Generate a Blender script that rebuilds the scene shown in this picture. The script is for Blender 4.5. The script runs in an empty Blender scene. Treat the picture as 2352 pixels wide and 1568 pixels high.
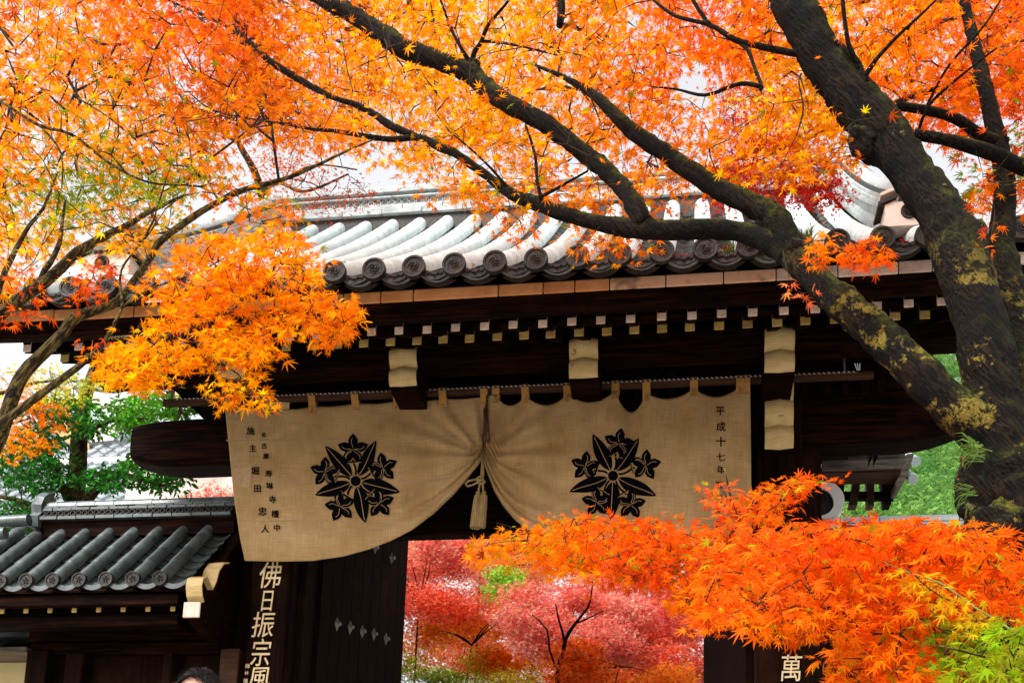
import bpy, bmesh, math, random
import numpy as np
from mathutils import Vector, Matrix, noise
random.seed(7); RNG=np.random.default_rng(7)
S=bpy.context.scene; COL=S.collection
# ---------------------------------------------------------------- camera
YAW,PITCH,ROLL,FPX,PX,PY=.1566,.1747,.0348,2646.,1176.,1764.
Fw=np.array([-math.sin(YAW)*math.cos(PITCH),math.cos(YAW)*math.cos(PITCH),math.sin(PITCH)])
Rt=np.array([math.cos(YAW),math.sin(YAW),0.]); Up=np.cross(Rt,Fw)
R2=math.cos(ROLL)*Rt+math.sin(ROLL)*Up; U2=-math.sin(ROLL)*Rt+math.cos(ROLL)*Up
C0=np.array([0,0,1.6])
cd=bpy.data.cameras.new('camera'); cam=bpy.data.objects.new('camera',cd); COL.objects.link(cam)
cd.sensor_width=36; cd.sensor_fit='HORIZONTAL'; cd.lens=FPX/2352*36; cd.shift_y=(PY-784)/2352
cd.clip_start=.05; cd.clip_end=2000
cam.matrix_world=Matrix(((R2[0],U2[0],-Fw[0],0),(R2[1],U2[1],-Fw[1],0),(R2[2],U2[2],-Fw[2],1.6),(0,0,0,1)))
S.camera=cam
# ---------------------------------------------------------------- light: white overcast
w=bpy.data.worlds.new('World'); S.world=w; w.use_nodes=True
nt=w.node_tree; bg=nt.nodes['Background']
sky=nt.nodes.new('ShaderNodeTexSky'); sky.sky_type='NISHITA'; sky.sun_disc=False
sky.sun_elevation=math.radians(48); sky.sun_rotation=math.radians(215); sky.air_density=1.0; sky.dust_density=3.0
hs=nt.nodes.new('ShaderNodeHueSaturation'); hs.inputs['Saturation'].default_value=.10; hs.inputs['Value'].default_value=1.0
nt.links.new(sky.outputs[0],hs.inputs['Color']); nt.links.new(hs.outputs[0],bg.inputs['Color'])
bg.inputs['Strength'].default_value=.15
sl=bpy.data.lights.new('sun','SUN'); sun=bpy.data.objects.new('sun',sl); COL.objects.link(sun)
sl.energy=1.5; sl.angle=math.radians(14); sl.color=(1,.975,.94)
az=math.radians(215); el=math.radians(48)
d=Vector((math.sin(az)*math.cos(el),math.cos(az)*math.cos(el),math.sin(el)))
sun.rotation_euler=d.to_track_quat('Z','Y').to_euler(); sun.location=(0,-5,20)
vs=S.view_settings; vs.view_transform='Standard'; vs.look='None'; vs.gamma=1; vs.use_curve_mapping=False
vs.exposure=1.35
S.render.engine='CYCLES'; S.cycles.use_denoising=True; S.cycles.max_bounces=8; S.cycles.diffuse_bounces=4
S.cycles.transmission_bounces=6; S.cycles.transparent_max_bounces=6
# ---------------------------------------------------------------- pixel <-> world (photo at 2352 x 1568)
def ray(u,v): return (u-PX)/FPX*R2+(PY-v)/FPX*U2+Fw
def at(u,v,Y):
    r=ray(u,v); return C0+r*(Y/r[1])
def zat(u,v,Y): return float(at(u,v,Y)[2])
def xat(u,v,Y): return float(at(u,v,Y)[0])
def proj(P):
    d=np.asarray(P)-C0; z=d@Fw; return PX+FPX*(d@R2)/z, PY-FPX*(d@U2)/z, z
# ---------------------------------------------------------------- helpers
class MB:
    def __init__(s): s.v=[];s.f=[];s.c=[]
    def add(s,vs,fs,col=None):
        o=len(s.v); s.v+= [tuple(map(float,p)) for p in vs]; s.f+=[tuple(i+o for i in f) for f in fs]
        s.c+= [col or (1,1,1)]*len(vs); return s
    def box(s,x0,x1,y0,y1,z0,z1,bev=0):
        if bev<=0:
            vs=[(x,y,z) for z in(z0,z1) for y in(y0,y1) for x in(x0,x1)]
            return s.add(vs,[(0,2,3,1),(4,5,7,6),(0,1,5,4),(1,3,7,5),(3,2,6,7),(2,0,4,6)])
        b=bev; X=[x0,x0+b,x1-b,x1];Y=[y0,y0+b,y1-b,y1];Z=[z0,z0+b,z1-b,z1]
        rings=[[(X[1],Y[1]),(X[2],Y[1]),(X[2],Y[2]),(X[1],Y[2])]]
        # chamfered box through convex set of 24 points
        P=[]
        for i in (0,1):
            for j in (0,1):
                for k in (0,1):
                    cx,ix=((X[0],X[1]),(X[3],X[2]))[i]; cy,iy=((Y[0],Y[1]),(Y[3],Y[2]))[j]; cz,iz=((Z[0],Z[1]),(Z[3],Z[2]))[k]
                    P+=[(cx,iy,iz),(ix,cy,iz),(ix,iy,cz)]
        def I(i,j,k,a): return ((i*2+j)*2+k)*3+a
        F=[]
        F.append((I(0,0,0,0),I(0,0,1,0),I(0,1,1,0),I(0,1,0,0))); F.append((I(1,0,0,0),I(1,1,0,0),I(1,1,1,0),I(1,0,1,0)))
        F.append((I(0,0,0,1),I(1,0,0,1),I(1,0,1,1),I(0,0,1,1))); F.append((I(0,1,0,1),I(0,1,1,1),I(1,1,1,1),I(1,1,0,1)))
        F.append((I(0,0,0,2),I(0,1,0,2),I(1,1,0,2),I(1,0,0,2))); F.append((I(0,0,1,2),I(1,0,1,2),I(1,1,1,2),I(0,1,1,2)))
        for j in(0,1):
            for k in(0,1): F.append((I(0,j,k,1),I(1,j,k,1),I(1,j,k,2),I(0,j,k,2)))
        for i in(0,1):
            for k in(0,1): F.append((I(i,0,k,0),I(i,1,k,0),I(i,1,k,2),I(i,0,k,2)))
            for j in(0,1): F.append((I(i,j,0,0),I(i,j,1,0),I(i,j,1,1),I(i,j,0,1)))
        for i in(0,1):
            for j in(0,1):
                for k in(0,1): F.append((I(i,j,k,0),I(i,j,k,1),I(i,j,k,2)))
        return s.add(P,F)
    def tube(s,pts,rad,n=8,cap=True,wob=0,seed=0):
        pts=[Vector(p) for p in pts]
        if not hasattr(rad,'__len__'): rad=[rad]*len(pts)
        vs=[];fs=[]; ref=None
        for i,p in enumerate(pts):
            t=(pts[min(i+1,len(pts)-1)]-pts[max(i-1,0)]).normalized()
            if ref is None: ref=t.orthogonal().normalized()
            ref=(ref-t*ref.dot(t)).normalized(); b=t.cross(ref)
            for k in range(n):
                a=2*math.pi*k/n; o=ref*math.cos(a)+b*math.sin(a); r=rad[i]
                if wob:
                    q=p+o*r
                    r*=1+wob*noise.noise(q*(.9/max(r,.02))+Vector((seed,0,0)))+wob*.5*noise.noise(q*(3./max(r,.02)))
                vs.append(p+o*r)
        for i in range(len(pts)-1):
            for k in range(n): fs.append((i*n+k,i*n+(k+1)%n,(i+1)*n+(k+1)%n,(i+1)*n+k))
        if cap: fs.append(tuple(range(n-1,-1,-1))); fs.append(tuple(range((len(pts)-1)*n,len(pts)*n)))
        return s.add(vs,fs)
    def sweep(s,prof,path,cap=True):
        """prof: list (a,b) ; path: list of (origin, axisA, axisB)"""
        n=len(prof); vs=[];fs=[]
        for o,A,B in path:
            o=Vector(o);A=Vector(A);B=Vector(B)
            vs+=[o+A*a+B*b for a,b in prof]
        for i in range(len(path)-1):
            for k in range(n): fs.append((i*n+k,i*n+(k+1)%n,(i+1)*n+(k+1)%n,(i+1)*n+k))
        if cap: fs.append(tuple(range(n-1,-1,-1))); fs.append(tuple(range((len(path)-1)*n,len(path)*n)))
        return s.add(vs,fs)
    def mesh(s,name,mat,off=(0,0,0),smooth=False):
        me=bpy.data.meshes.new(name); ox,oy,oz=off
        me.from_pydata([(x-ox,y-oy,z-oz) for x,y,z in s.v],[],s.f)
        if mat: me.materials.append(mat)
        bm=bmesh.new(); bm.from_mesh(me); bmesh.ops.recalc_face_normals(bm,faces=bm.faces); bm.to_mesh(me); bm.free()
        if smooth:
            me.polygons.foreach_set('use_smooth',[True]*len(me.polygons))
        me.update(); return me
    def build(s,name,mat,parent=None,smooth=False,kind=None,**kw):
        off=(0,0,0)
        if parent is not None: off=wloc(parent)
        me=s.mesh(name,mat,off,smooth)
        o=bpy.data.objects.new(name,me); COL.objects.link(o); o.parent=parent
        if smooth=='auto': auto(o)
        if kind: o['kind']=kind
        for k,v in kw.items(): o[k]=v
        return o
def auto(o):
    me=o.data
    sharp=[]
    bm=bmesh.new(); bm.from_mesh(me)
    for e in bm.edges:
        e.smooth = not (len(e.link_faces)==2 and e.calc_face_angle(0)>math.radians(40))
    bm.to_mesh(me); bm.free()
def wloc(o):
    x=Vector(o.location)
    while o.parent: o=o.parent; x+=Vector(o.location)
    return tuple(x)
def thing(name,loc,label,cat,group=None):
    o=bpy.data.objects.new(name,None); COL.objects.link(o); o.location=tuple(map(float,loc)); o.empty_display_size=.2
    o['label']=label;o['category']=cat
    if group:o['group']=group
    return o
def tag(o,label,cat,group=None):
    o['label']=label;o['category']=cat
    if group:o['group']=group
    return o
def inst(me,name,parent,loc,rot=(0,0,0),mat4=None,**kw):
    o=bpy.data.objects.new(name,me); COL.objects.link(o); o.parent=parent
    p=wloc(parent) if parent else (0,0,0)
    if mat4 is not None:
        m=mat4.copy(); m.translation=m.translation-Vector(p); o.matrix_basis=m
    else:
        o.location=(loc[0]-p[0],loc[1]-p[1],loc[2]-p[2]); o.rotation_euler=rot
    for k,v in kw.items(): o[k]=v
    return o
# ---------------------------------------------------------------- materials
def mat(name,c1,c2=None,scale=4,rough=.8,bump=.3,stretch=(1,1,1),detail=6,fine=0,metal=0,spots=None,spec=.3,lo=.35,hi=.65,objvar=0,bscale=None,bdist=.02):
    m=bpy.data.materials.new(name); m.use_nodes=True; n=m.node_tree.nodes; l=m.node_tree.links
    b=n['Principled BSDF']; b.inputs['Roughness'].default_value=rough; b.inputs['Metallic'].default_value=metal
    b.inputs['Specular IOR Level'].default_value=spec
    tc=n.new('ShaderNodeTexCoord'); mp=n.new('ShaderNodeMapping'); mp.inputs['Scale'].default_value=stretch
    oi=n.new('ShaderNodeObjectInfo'); vm=n.new('ShaderNodeVectorMath'); vm.operation='MULTIPLY_ADD'
    l.new(oi.outputs['Random'],vm.inputs[0]); vm.inputs[1].default_value=(17,9,5) if objvar else (0,0,0); l.new(tc.outputs['Object'],vm.inputs[2]); l.new(vm.outputs[0],mp.inputs['Vector'])
    nz=n.new('ShaderNodeTexNoise'); nz.inputs['Scale'].default_value=scale; nz.inputs['Detail'].default_value=detail; nz.inputs['Roughness'].default_value=.65
    l.new(mp.outputs[0],nz.inputs['Vector'])
    cr=n.new('ShaderNodeValToRGB'); cr.color_ramp.elements[0].position=lo; cr.color_ramp.elements[1].position=hi
    cr.color_ramp.elements[0].color=(*c1,1); cr.color_ramp.elements[1].color=(*(c2 or c1),1)
    l.new(nz.outputs[0],cr.inputs[0]); out=cr.outputs[0]
    if spots:
        for (sc,c,a,bb,det) in spots:
            z=n.new('ShaderNodeTexNoise'); z.inputs['Scale'].default_value=sc; z.inputs['Detail'].default_value=det; z.inputs['Roughness'].default_value=.7
            l.new(tc.outputs['Object'] if not objvar else vm.outputs[0],z.inputs['Vector'])
            r=n.new('ShaderNodeMapRange'); r.inputs[1].default_value=a; r.inputs[2].default_value=bb
            l.new(z.outputs[0],r.inputs[0])
            mx=n.new('ShaderNodeMix'); mx.data_type='RGBA'; l.new(r.outputs[0],mx.inputs[0]); l.new(out,mx.inputs[6]); mx.inputs[7].default_value=(*c,1); out=mx.outputs[2]
    if objvar:
        h=n.new('ShaderNodeHueSaturation'); r=n.new('ShaderNodeMapRange'); l.new(oi.outputs['Random'],r.inputs[0])
        r.inputs[3].default_value=1-objvar; r.inputs[4].default_value=1+objvar
        l.new(r.outputs[0],h.inputs['Value']); l.new(out,h.inputs['Color']); out=h.outputs[0]
    l.new(out,b.inputs['Base Color'])
    if bump:
        bz=n.new('ShaderNodeTexNoise'); bz.inputs['Scale'].default_value=bscale or scale*4; bz.inputs['Detail'].default_value=8
        l.new(mp.outputs[0],bz.inputs['Vector'])
        bp=n.new('ShaderNodeBump'); bp.inputs['Strength'].default_value=bump; bp.inputs['Distance'].default_value=bdist
        l.new(bz.outputs[0],bp.inputs['Height']); l.new(bp.outputs[0],b.inputs['Normal'])
    m['out']=0
    return m
M={}
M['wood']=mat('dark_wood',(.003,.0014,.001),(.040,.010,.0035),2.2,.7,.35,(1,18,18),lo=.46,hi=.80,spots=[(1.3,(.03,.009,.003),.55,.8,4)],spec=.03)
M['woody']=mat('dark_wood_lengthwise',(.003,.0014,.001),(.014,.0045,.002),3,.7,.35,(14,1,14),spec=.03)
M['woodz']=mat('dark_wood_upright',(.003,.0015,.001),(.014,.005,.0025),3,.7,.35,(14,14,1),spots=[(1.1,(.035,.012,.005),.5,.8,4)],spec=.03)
M['railwood']=mat('red_brown_wood',(.022,.008,.003),(.07,.026,.010),3,.65,.3,(1,14,14),spec=.2)
M['greywood']=mat('weathered_wood',(.06,.05,.04),(.25,.2,.15),3,.8,.4,(1,12,12))
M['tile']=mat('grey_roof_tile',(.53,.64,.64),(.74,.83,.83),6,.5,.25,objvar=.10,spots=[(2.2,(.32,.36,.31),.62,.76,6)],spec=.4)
M['ridgetile']=mat('ridge_tile_grey',(.26,.30,.30),(.46,.50,.49),6,.6,.25,objvar=.12,spots=[(5,(.12,.13,.10),.58,.72,6)],spec=.3)
M['whitewash']=mat('whitewash',(.80,.80,.78),(.88,.88,.86),5,.9,.1)
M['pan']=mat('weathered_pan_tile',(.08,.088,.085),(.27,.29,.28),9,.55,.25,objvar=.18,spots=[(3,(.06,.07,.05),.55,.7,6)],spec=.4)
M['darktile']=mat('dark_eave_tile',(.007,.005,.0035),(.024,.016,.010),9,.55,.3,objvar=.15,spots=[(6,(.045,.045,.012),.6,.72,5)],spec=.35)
M['fartile']=mat('distant_tile',(.16,.18,.19),(.42,.46,.47),14,.6,.1)
M['walltile']=mat('slate_grey_tile',(.030,.038,.037),(.095,.118,.114),7,.32,.15,objvar=.15,spots=[(4,(.10,.085,.06),.6,.75,5)],spec=.6)
M['fascia']=mat('orange_plaster',(.56,.23,.075),(.74,.35,.15),7,.85,.4,objvar=.06,spots=[(5,(.16,.08,.03),.63,.76,8)])
M['fascia2']=mat('pink_plaster',(.68,.40,.25),(.80,.50,.34),5,.85,.3,spots=[(3.2,(.12,.06,.03),.56,.70,3)])
M['cream']=mat('cream_paint',(.62,.44,.33),(.82,.66,.56),12,.8,.3,objvar=.14,spots=[(34,(.16,.10,.06),.66,.70,3)])
M['ochre']=mat('ochre_paint',(.42,.26,.07),(.64,.44,.15),12,.8,.3,objvar=.16,spots=[(30,(.14,.08,.03),.66,.70,3)])
M['nose']=mat('nose_paint',(.52,.36,.14),(.66,.48,.24),6,.8,.3,(1,1,3),spots=[(9,(.2,.12,.05),.64,.70,4)])
M['plaster']=mat('white_plaster',(.60,.50,.42),(.74,.64,.56),5,.9,.2,spots=[(4,(.25,.2,.15),.62,.74,6)])
M['ochrewall']=mat('ochre_wall',(.62,.48,.22),(.72,.58,.30),2,.9,.1)
M['bark']=None
M['ink']=mat('black_dye',(.002,.002,.0025),(.005,.005,.006),40,1,0,spec=0)
M['gold']=mat('gilt_lettering',(.75,.56,.28),(.85,.68,.42),30,.6,.1)
M['cord']=mat('tan_cord',(.20,.13,.045),(.34,.24,.10),60,.8,.3,(1,1,.2))
M['brcord']=mat('brown_cord',(.05,.022,.012),(.11,.05,.03),60,.8,.3)
M['rope']=mat('white_rope',(.7,.7,.72),(.8,.8,.82),40,.8,.2)
M['moss']=mat('moss',(.05,.08,.008),(.16,.20,.02),30,.95,.6)
M['grassm']=mat('grass_blade',(.035,.09,.006),(.10,.17,.012),6,.6,0)
M['stone']=mat('granite',(.22,.21,.19),(.35,.34,.31),12,.85,.4)
M['gravel']=mat('gravel_ground',(.20,.19,.16),(.42,.40,.36),30,.9,.5,bscale=80)
M['iron']=mat('iron_stud',(.16,.15,.14),(.30,.28,.25),20,.45,.2,metal=.6)
M['orangewood']=mat('new_wood',(.45,.22,.06),(.6,.34,.12),3,.6,.1,(1,12,12))
def barkmat(name,pale):
    m=bpy.data.materials.new(name); m.use_nodes=True; n=m.node_tree.nodes; l=m.node_tree.links
    b=n['Principled BSDF']; b.inputs['Roughness'].default_value=.9; b.inputs['Specular IOR Level'].default_value=.15
    tc=n.new('ShaderNodeTexCoord')
    def nz(sc,det=8,ro=.65):
        z=n.new('ShaderNodeTexNoise'); z.inputs['Scale'].default_value=sc; z.inputs['Detail'].default_value=det; z.inputs['Roughness'].default_value=ro
        l.new(tc.outputs['Object'],z.inputs['Vector']); return z.outputs[0]
    def rng(x,a,c):
        r=n.new("ShaderNodeMapRange"); r.clamp=True; r.inputs[1].default_value=a; r.inputs[2].default_value=c; l.new(x,r.inputs[0]); return r.outputs[0]
    def mix(f,a,c):
        x=n.new('ShaderNodeMix'); x.data_type='RGBA'; l.new(f,x.inputs[0])
        for i,q in ((6,a),(7,c)):
            if isinstance(q,tuple): x.inputs[i].default_value=(*q,1)
            else: l.new(q,x.inputs[i])
        return x.outputs[2]
    def mul(a,c):
        x=n.new('ShaderNodeMath'); x.operation='MULTIPLY'; x.use_clamp=True; l.new(a,x.inputs[0])
        if isinstance(c,(int,float)): x.inputs[1].default_value=c
        else: l.new(c,x.inputs[1])
        return x.outputs[0]
    g=n.new('ShaderNodeNewGeometry'); sp=n.new('ShaderNodeSeparateXYZ'); l.new(g.outputs['Normal'],sp.inputs[0])
    # stringy vertical fissures
    m0=n.new('ShaderNodeMapping'); m0.inputs['Rotation'].default_value=(0,math.radians(37 if not pale else -37),0); l.new(tc.outputs['Object'],m0.inputs['Vector']); mp=n.new('ShaderNodeMapping'); mp.inputs['Scale'].default_value=(1.5,1.5,.2); l.new(m0.outputs[0],mp.inputs['Vector'])
    fz=n.new('ShaderNodeTexNoise'); fz.inputs['Scale'].default_value=55; fz.inputs['Detail'].default_value=6; l.new(mp.outputs[0],fz.inputs['Vector'])
    fis=rng(fz.outputs[0],.46,.56)
    if pale:
        c=mix(fis,(.03,.02,.007),(.15,.11,.032)); c=mix(rng(nz(14),.50,.58),c,(.02,.012,.008))
    else:
        c=mix(fis,(.001,.0007,.0005),(.015,.008,.003))
        c=mix(rng(nz(5,8,.75),.47,.56),c,(.003,.002,.0015))
        sx=n.new('ShaderNodeSeparateXYZ'); gp=n.new('ShaderNodeNewGeometry'); l.new(gp.outputs['Position'],sx.inputs[0])
        low=rng(sx.outputs[2],5.15,4.6)
        # big lichen patches broken by dark crust
        c=mix(mul(low,mul(rng(nz(4.6,9,.72),.54,.575),rng(nz(30,8,.8),.44,.50))),c,(.19,.135,.022))
        c=mix(rng(nz(7,5),.68,.74),c,(.20,.20,.07))
    up=rng(sp.outputs[2],.05,.75)
    moss=mul(up,rng(nz(9,6),.40,.55))
    c=mix(mul(moss,.35 if pale else .95),c,mix(rng(nz(40),.4,.65),(.006,.007,.0015),(.12,.13,.010)))
    l.new(c,b.inputs['Base Color'])
    bp=n.new('ShaderNodeBump'); bp.inputs['Strength'].default_value=1; bp.inputs['Distance'].default_value=.03
    l.new(fz.outputs[0],bp.inputs['Height'])
    b2=n.new('ShaderNodeBump'); b2.inputs['Strength'].default_value=.6; b2.inputs['Distance'].default_value=.012; l.new(nz(45),b2.inputs['Height']); l.new(bp.outputs[0],b2.inputs['Normal'])
    l.new(b2.outputs[0],b.inputs['Normal'])
    return m
M['bark']=barkmat('mossy_bark',False); M['palebark']=barkmat('pale_bark',True)
M['twig']=mat('twig_bark',(.012,.007,.004),(.035,.02,.01),20,.9,0)
def leafmat(name,trans=.5,tint=1.0,rough=.5):
    m=bpy.data.materials.new(name); m.use_nodes=True; n=m.node_tree.nodes; l=m.node_tree.links
    for x in list(n): n.remove(x)
    out=n.new('ShaderNodeOutputMaterial'); at_=n.new('ShaderNodeAttribute'); at_.attribute_name='Col'
    b=n.new('ShaderNodeBsdfPrincipled'); b.inputs['Roughness'].default_value=rough; b.inputs['Specular IOR Level'].default_value=.04
    t=n.new('ShaderNodeBsdfTranslucent'); mx=n.new('ShaderNodeMixShader'); mx.inputs[0].default_value=trans
    l.new(at_.outputs['Color'],b.inputs['Base Color']); l.new(at_.outputs['Color'],t.inputs['Color'])
    l.new(b.outputs[0],mx.inputs[1]); l.new(t.outputs[0],mx.inputs[2]); l.new(mx.outputs[0],out.inputs[0])
    return m
M['leaf']=leafmat('maple_leaf',.62); M['green']=leafmat('evergreen_leaf',.3,rough=.3); M['far']=leafmat('distant_leaf',.65)
# cloth
def clothmat():
    m=mat('linen',(.39,.235,.09),(.59,.405,.205),2.2,.95,0,detail=4,spec=.1,lo=.3,hi=.7)
    n=m.node_tree.nodes; l=m.node_tree.links; b=n['Principled BSDF']
    tc=n.new('ShaderNodeTexCoord'); hs=[]
    for s in ((150,1,5),(5,1,150)):
        mp=n.new('ShaderNodeMapping'); mp.inputs['Scale'].default_value=s; l.new(tc.outputs['Object'],mp.inputs['Vector'])
        z=n.new('ShaderNodeTexNoise'); z.inputs['Scale'].default_value=1; z.inputs['Detail'].default_value=3; l.new(mp.outputs[0],z.inputs['Vector']); hs.append(z.outputs[0])
    mu=n.new('ShaderNodeMath'); mu.operation='ADD'; l.new(hs[0],mu.inputs[0]); l.new(hs[1],mu.inputs[1])
    r=n.new('ShaderNodeMapRange'); r.inputs[1].default_value=.75; r.inputs[2].default_value=1.25; r.inputs[3].default_value=.78; r.inputs[4].default_value=1.12
    l.new(mu.outputs[0],r.inputs[0])
    mx=n.new('ShaderNodeVectorMath'); mx.operation='SCALE'
    src=b.inputs['Base Color'].links[0].from_socket
    l.new(src,mx.inputs[0]); l.new(r.outputs[0],mx.inputs['Scale']); l.new(mx.outputs[0],b.inputs['Base Color'])
    bp=n.new('ShaderNodeBump'); bp.inputs['Strength'].default_value=.25; bp.inputs['Distance'].default_value=.004; l.new(mu.outputs[0],bp.inputs['Height']); l.new(bp.outputs[0],b.inputs['Normal'])
    t=n.new('ShaderNodeBsdfTranslucent'); l.new(mx.outputs[0],t.inputs['Color']); ms=n.new('ShaderNodeMixShader'); ms.inputs[0].default_value=.15
    o=n['Material Output']; l.new(b.outputs[0],ms.inputs[1]); l.new(t.outputs[0],ms.inputs[2]); l.new(ms.outputs[0],o.inputs[0])
    return m
M['linen']=clothmat()
M['linen2']=mat('loop_linen',(.40,.20,.05),(.50,.27,.08),30,.95,.2)
M['seam']=mat('seam_thread',(.36,.23,.12),(.46,.31,.17),30,.95,.1)
# ================================================================ ground and steps
def ground():
    g=MB(); prof=[(-60,0),(2.0,0)]
    for k in range(10): prof+= [(2.0+.35*k,.15*(k+1)),(2.35+.35*k,.15*(k+1))]
    prof+=[(60,1.5),(400,1.5)]
    vs=[];fs=[]
    for i,(y,z) in enumerate(prof): vs+=[(-300,y,z-.02*(2<=y<=5.5)),(300,y,z-.02*(2<=y<=5.5))]
    for i in range(len(prof)-1): fs.append((2*i,2*i+1,2*i+3,2*i+2))
    g.add(vs,fs); g.build('ground',M['gravel'],kind='structure')
    st=MB(); st.box(-5,2.2,2.02,2.36,-.05,.145,.012); me=st.mesh('stone_step',M['stone'],(0,2.02,0))
    root=thing('stone_stairs',(-1.4,2,0),'granite steps climbing to the dark temple gate','stairs')
    for k in range(10): inst(me,'step',root,(0,2.02+.35*k,.15*k))
ground()
# ================================================================ the gate
GX=-1.455
gate=thing('temple_gate',(GX,9.3,1.5),'large dark timber temple gate under a grey tiled roof','gate')
YE=7.14
def rz(Y):
    t=Y-YE; return 6.40+.72*t+.0354*t*t
def rs(Y): return .72+.0708*(Y-YE)
YR=10.4
# arclength table
ARC=[(YE-.06,0.)]
while ARC[-1][0]<YR:
    y,a=ARC[-1]; ARC.append((y+.01,a+.01*math.sqrt(1+rs(y)**2)))
def yarc(a):
    import bisect
    i=bisect.bisect_left([q[1] for q in ARC],a) if a<ARC[-1][1] else len(ARC)-1
    return ARC[i][0]
AR=[q[1] for q in ARC]
def yarc(a):
    return float(np.interp(a,AR,[q[0] for q in ARC]))
PITCHX=.2835; X0=-.216
cols=list(range(-18,9))   # roll columns
def sori(X):   # the eave lifts towards both ends
    t=max(0,abs(X-GX)-2.6); return .018*t*t
# round tile segment: local +Y runs up the slope, z up
def roundtile():
    b=MB(); n=10; L=.30; vs=[];fs=[]
    for (y,r) in ((0,.070),(.012,.074),(.25,.072),(L,.066)):
        for k in range(n+1):
            a=math.pi*(-.08+1.16*k/n); vs.append((r*math.cos(a),y,r*math.sin(a)))
    for i in range(3):
        for k in range(n): fs.append((i*(n+1)+k,i*(n+1)+k+1,(i+1)*(n+1)+k+1,(i+1)*(n+1)+k))
    o=len(vs); vs+=[(.058*math.cos(math.pi*(-.08+1.16*k/n)),0,.058*math.sin(math.pi*(-.08+1.16*k/n))) for k in range(n+1)]
    for k in range(n): fs.append((k,k+1,o+k+1,o+k))
    b.add(vs,fs); return b
def pantile():
    b=MB(); n=6; vs=[];fs=[]; W=.125
    for (y,dz) in ((0,0),(.165,-.020)):
        for k in range(n+1):
            x=-W+2*W*k/n; z=-.055+.055*(x/W)**2*1.0
            vs.append((x,y,z+dz+.012))
    for k in range(n): fs.append((k,k+1,n+1+k+1,n+1+k))
    o=len(vs)
    for k in range(n+1):
        x=-W+2*W*k/n; vs.append((x,0,-.072+.055*(x/W)**2))
    for k in range(n): fs.append((k,o+k,o+k+1,k+1))
    b.add(vs,fs); return b
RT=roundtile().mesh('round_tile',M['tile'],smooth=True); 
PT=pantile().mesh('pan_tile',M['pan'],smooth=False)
def tri_join(items,base,name,m,parent,kind='stuff'):
    """join transformed copies of a base MB"""
    b=MB()
    for mt in items:
        b.add([mt@Vector(p) for p in base.v],base.f)
    return b.build(name,m,parent,kind=kind)
def slopemat(X,Y,dz=0,jit=0):
    s=math.atan(rs(Y)); 
    m=Matrix.Translation((X,Y,rz(Y)+sori(X)+dz))@Matrix.Rotation(s,4,'X')
    if jit: m=m@Matrix.Rotation(random.uniform(-jit,jit),4,'Z')@Matrix.Rotation(random.uniform(-jit,jit)*.6,4,'X')
    return m
rl=[];pl=[]
nseg=int(AR[-1]/.27)+1
for c in cols:
    X=X0+c*PITCHX
    for s in range(nseg):
        a=.27*s
        if a>AR[-1]-.05: continue
        rl.append((a,X,slopemat(X,yarc(a),.022,.012)))
npan=int(AR[-1]/.112)
for c in cols[:-1]:
    X=X0+(c+.5)*PITCHX
    for s in range(npan):
        a=.03+.112*s
        pl.append((a,X,slopemat(X+random.uniform(-.004,.004),yarc(a),.0+random.uniform(-.004,.004),.02)))
def split(L,n=290):
    def key(t):
        u,v,z=proj(t[2].translation); inf=0 if (-30<u<2380) else 5
        hid=3 if (t[1]<-3.3 or t[1]>1.5) else 0
        return t[0]+inf+hid
    L=sorted(L,key=key); return L[:n],L[n:]
a_,b_=split(rl)
for a,X,m in a_: inst(RT,'round_tile',gate,None,mat4=m)
o=tri_join([t[2] for t in b_],roundtile(),'round_tile',M['tile'],gate)
o.data.polygons.foreach_set('use_smooth',[True]*len(o.data.polygons))
a_,b_=split(pl)
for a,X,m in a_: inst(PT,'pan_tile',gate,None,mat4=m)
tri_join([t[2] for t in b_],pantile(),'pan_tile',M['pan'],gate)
# deck below the tiles, both slopes
XL,XRr=-5.35,2.44
dk=MB(); path=[]
ys=[YE+.02+i*(YR+.1-YE)/14 for i in range(15)]
vs=[];fs=[]
for i,y in enumerate(ys):
    z=rz(y)-.075
    vs+=[(XL,y,z+sori(XL)),(GX,y,z),(XRr,y,z+sori(XRr))]
for y in ys[::-1]:
    yy=2*YR+.2-y; z=rz(y)-.075
    if yy>11.9: continue
    vs+=[(XL,yy,z+sori(XL)),(GX,yy,z),(XRr,yy,z+sori(XRr))]
for i in range(len(vs)//3-1):
    fs+=[(3*i,3*i+1,3*i+4,3*i+3),(3*i+1,3*i+2,3*i+5,3*i+4)]
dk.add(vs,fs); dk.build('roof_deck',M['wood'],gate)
# rear slope tiles (seen only from elsewhere)
rear=[]
for c in cols:
    X=X0+c*PITCHX
    for s in range(0,nseg):
        a=.27*s
        if a<AR[-1]-.05 and yarc(a)>8.95:
            y=yarc(a); mm=Matrix.Translation((X,2*YR+.2-y,rz(y)+.022))@Matrix.Rotation(math.pi,4,'Z')@Matrix.Rotation(math.atan(rs(y)),4,'X'); rear.append(mm)
tri_join(rear,roundtile(),'rear_round_tile',M['tile'],gate)
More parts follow.
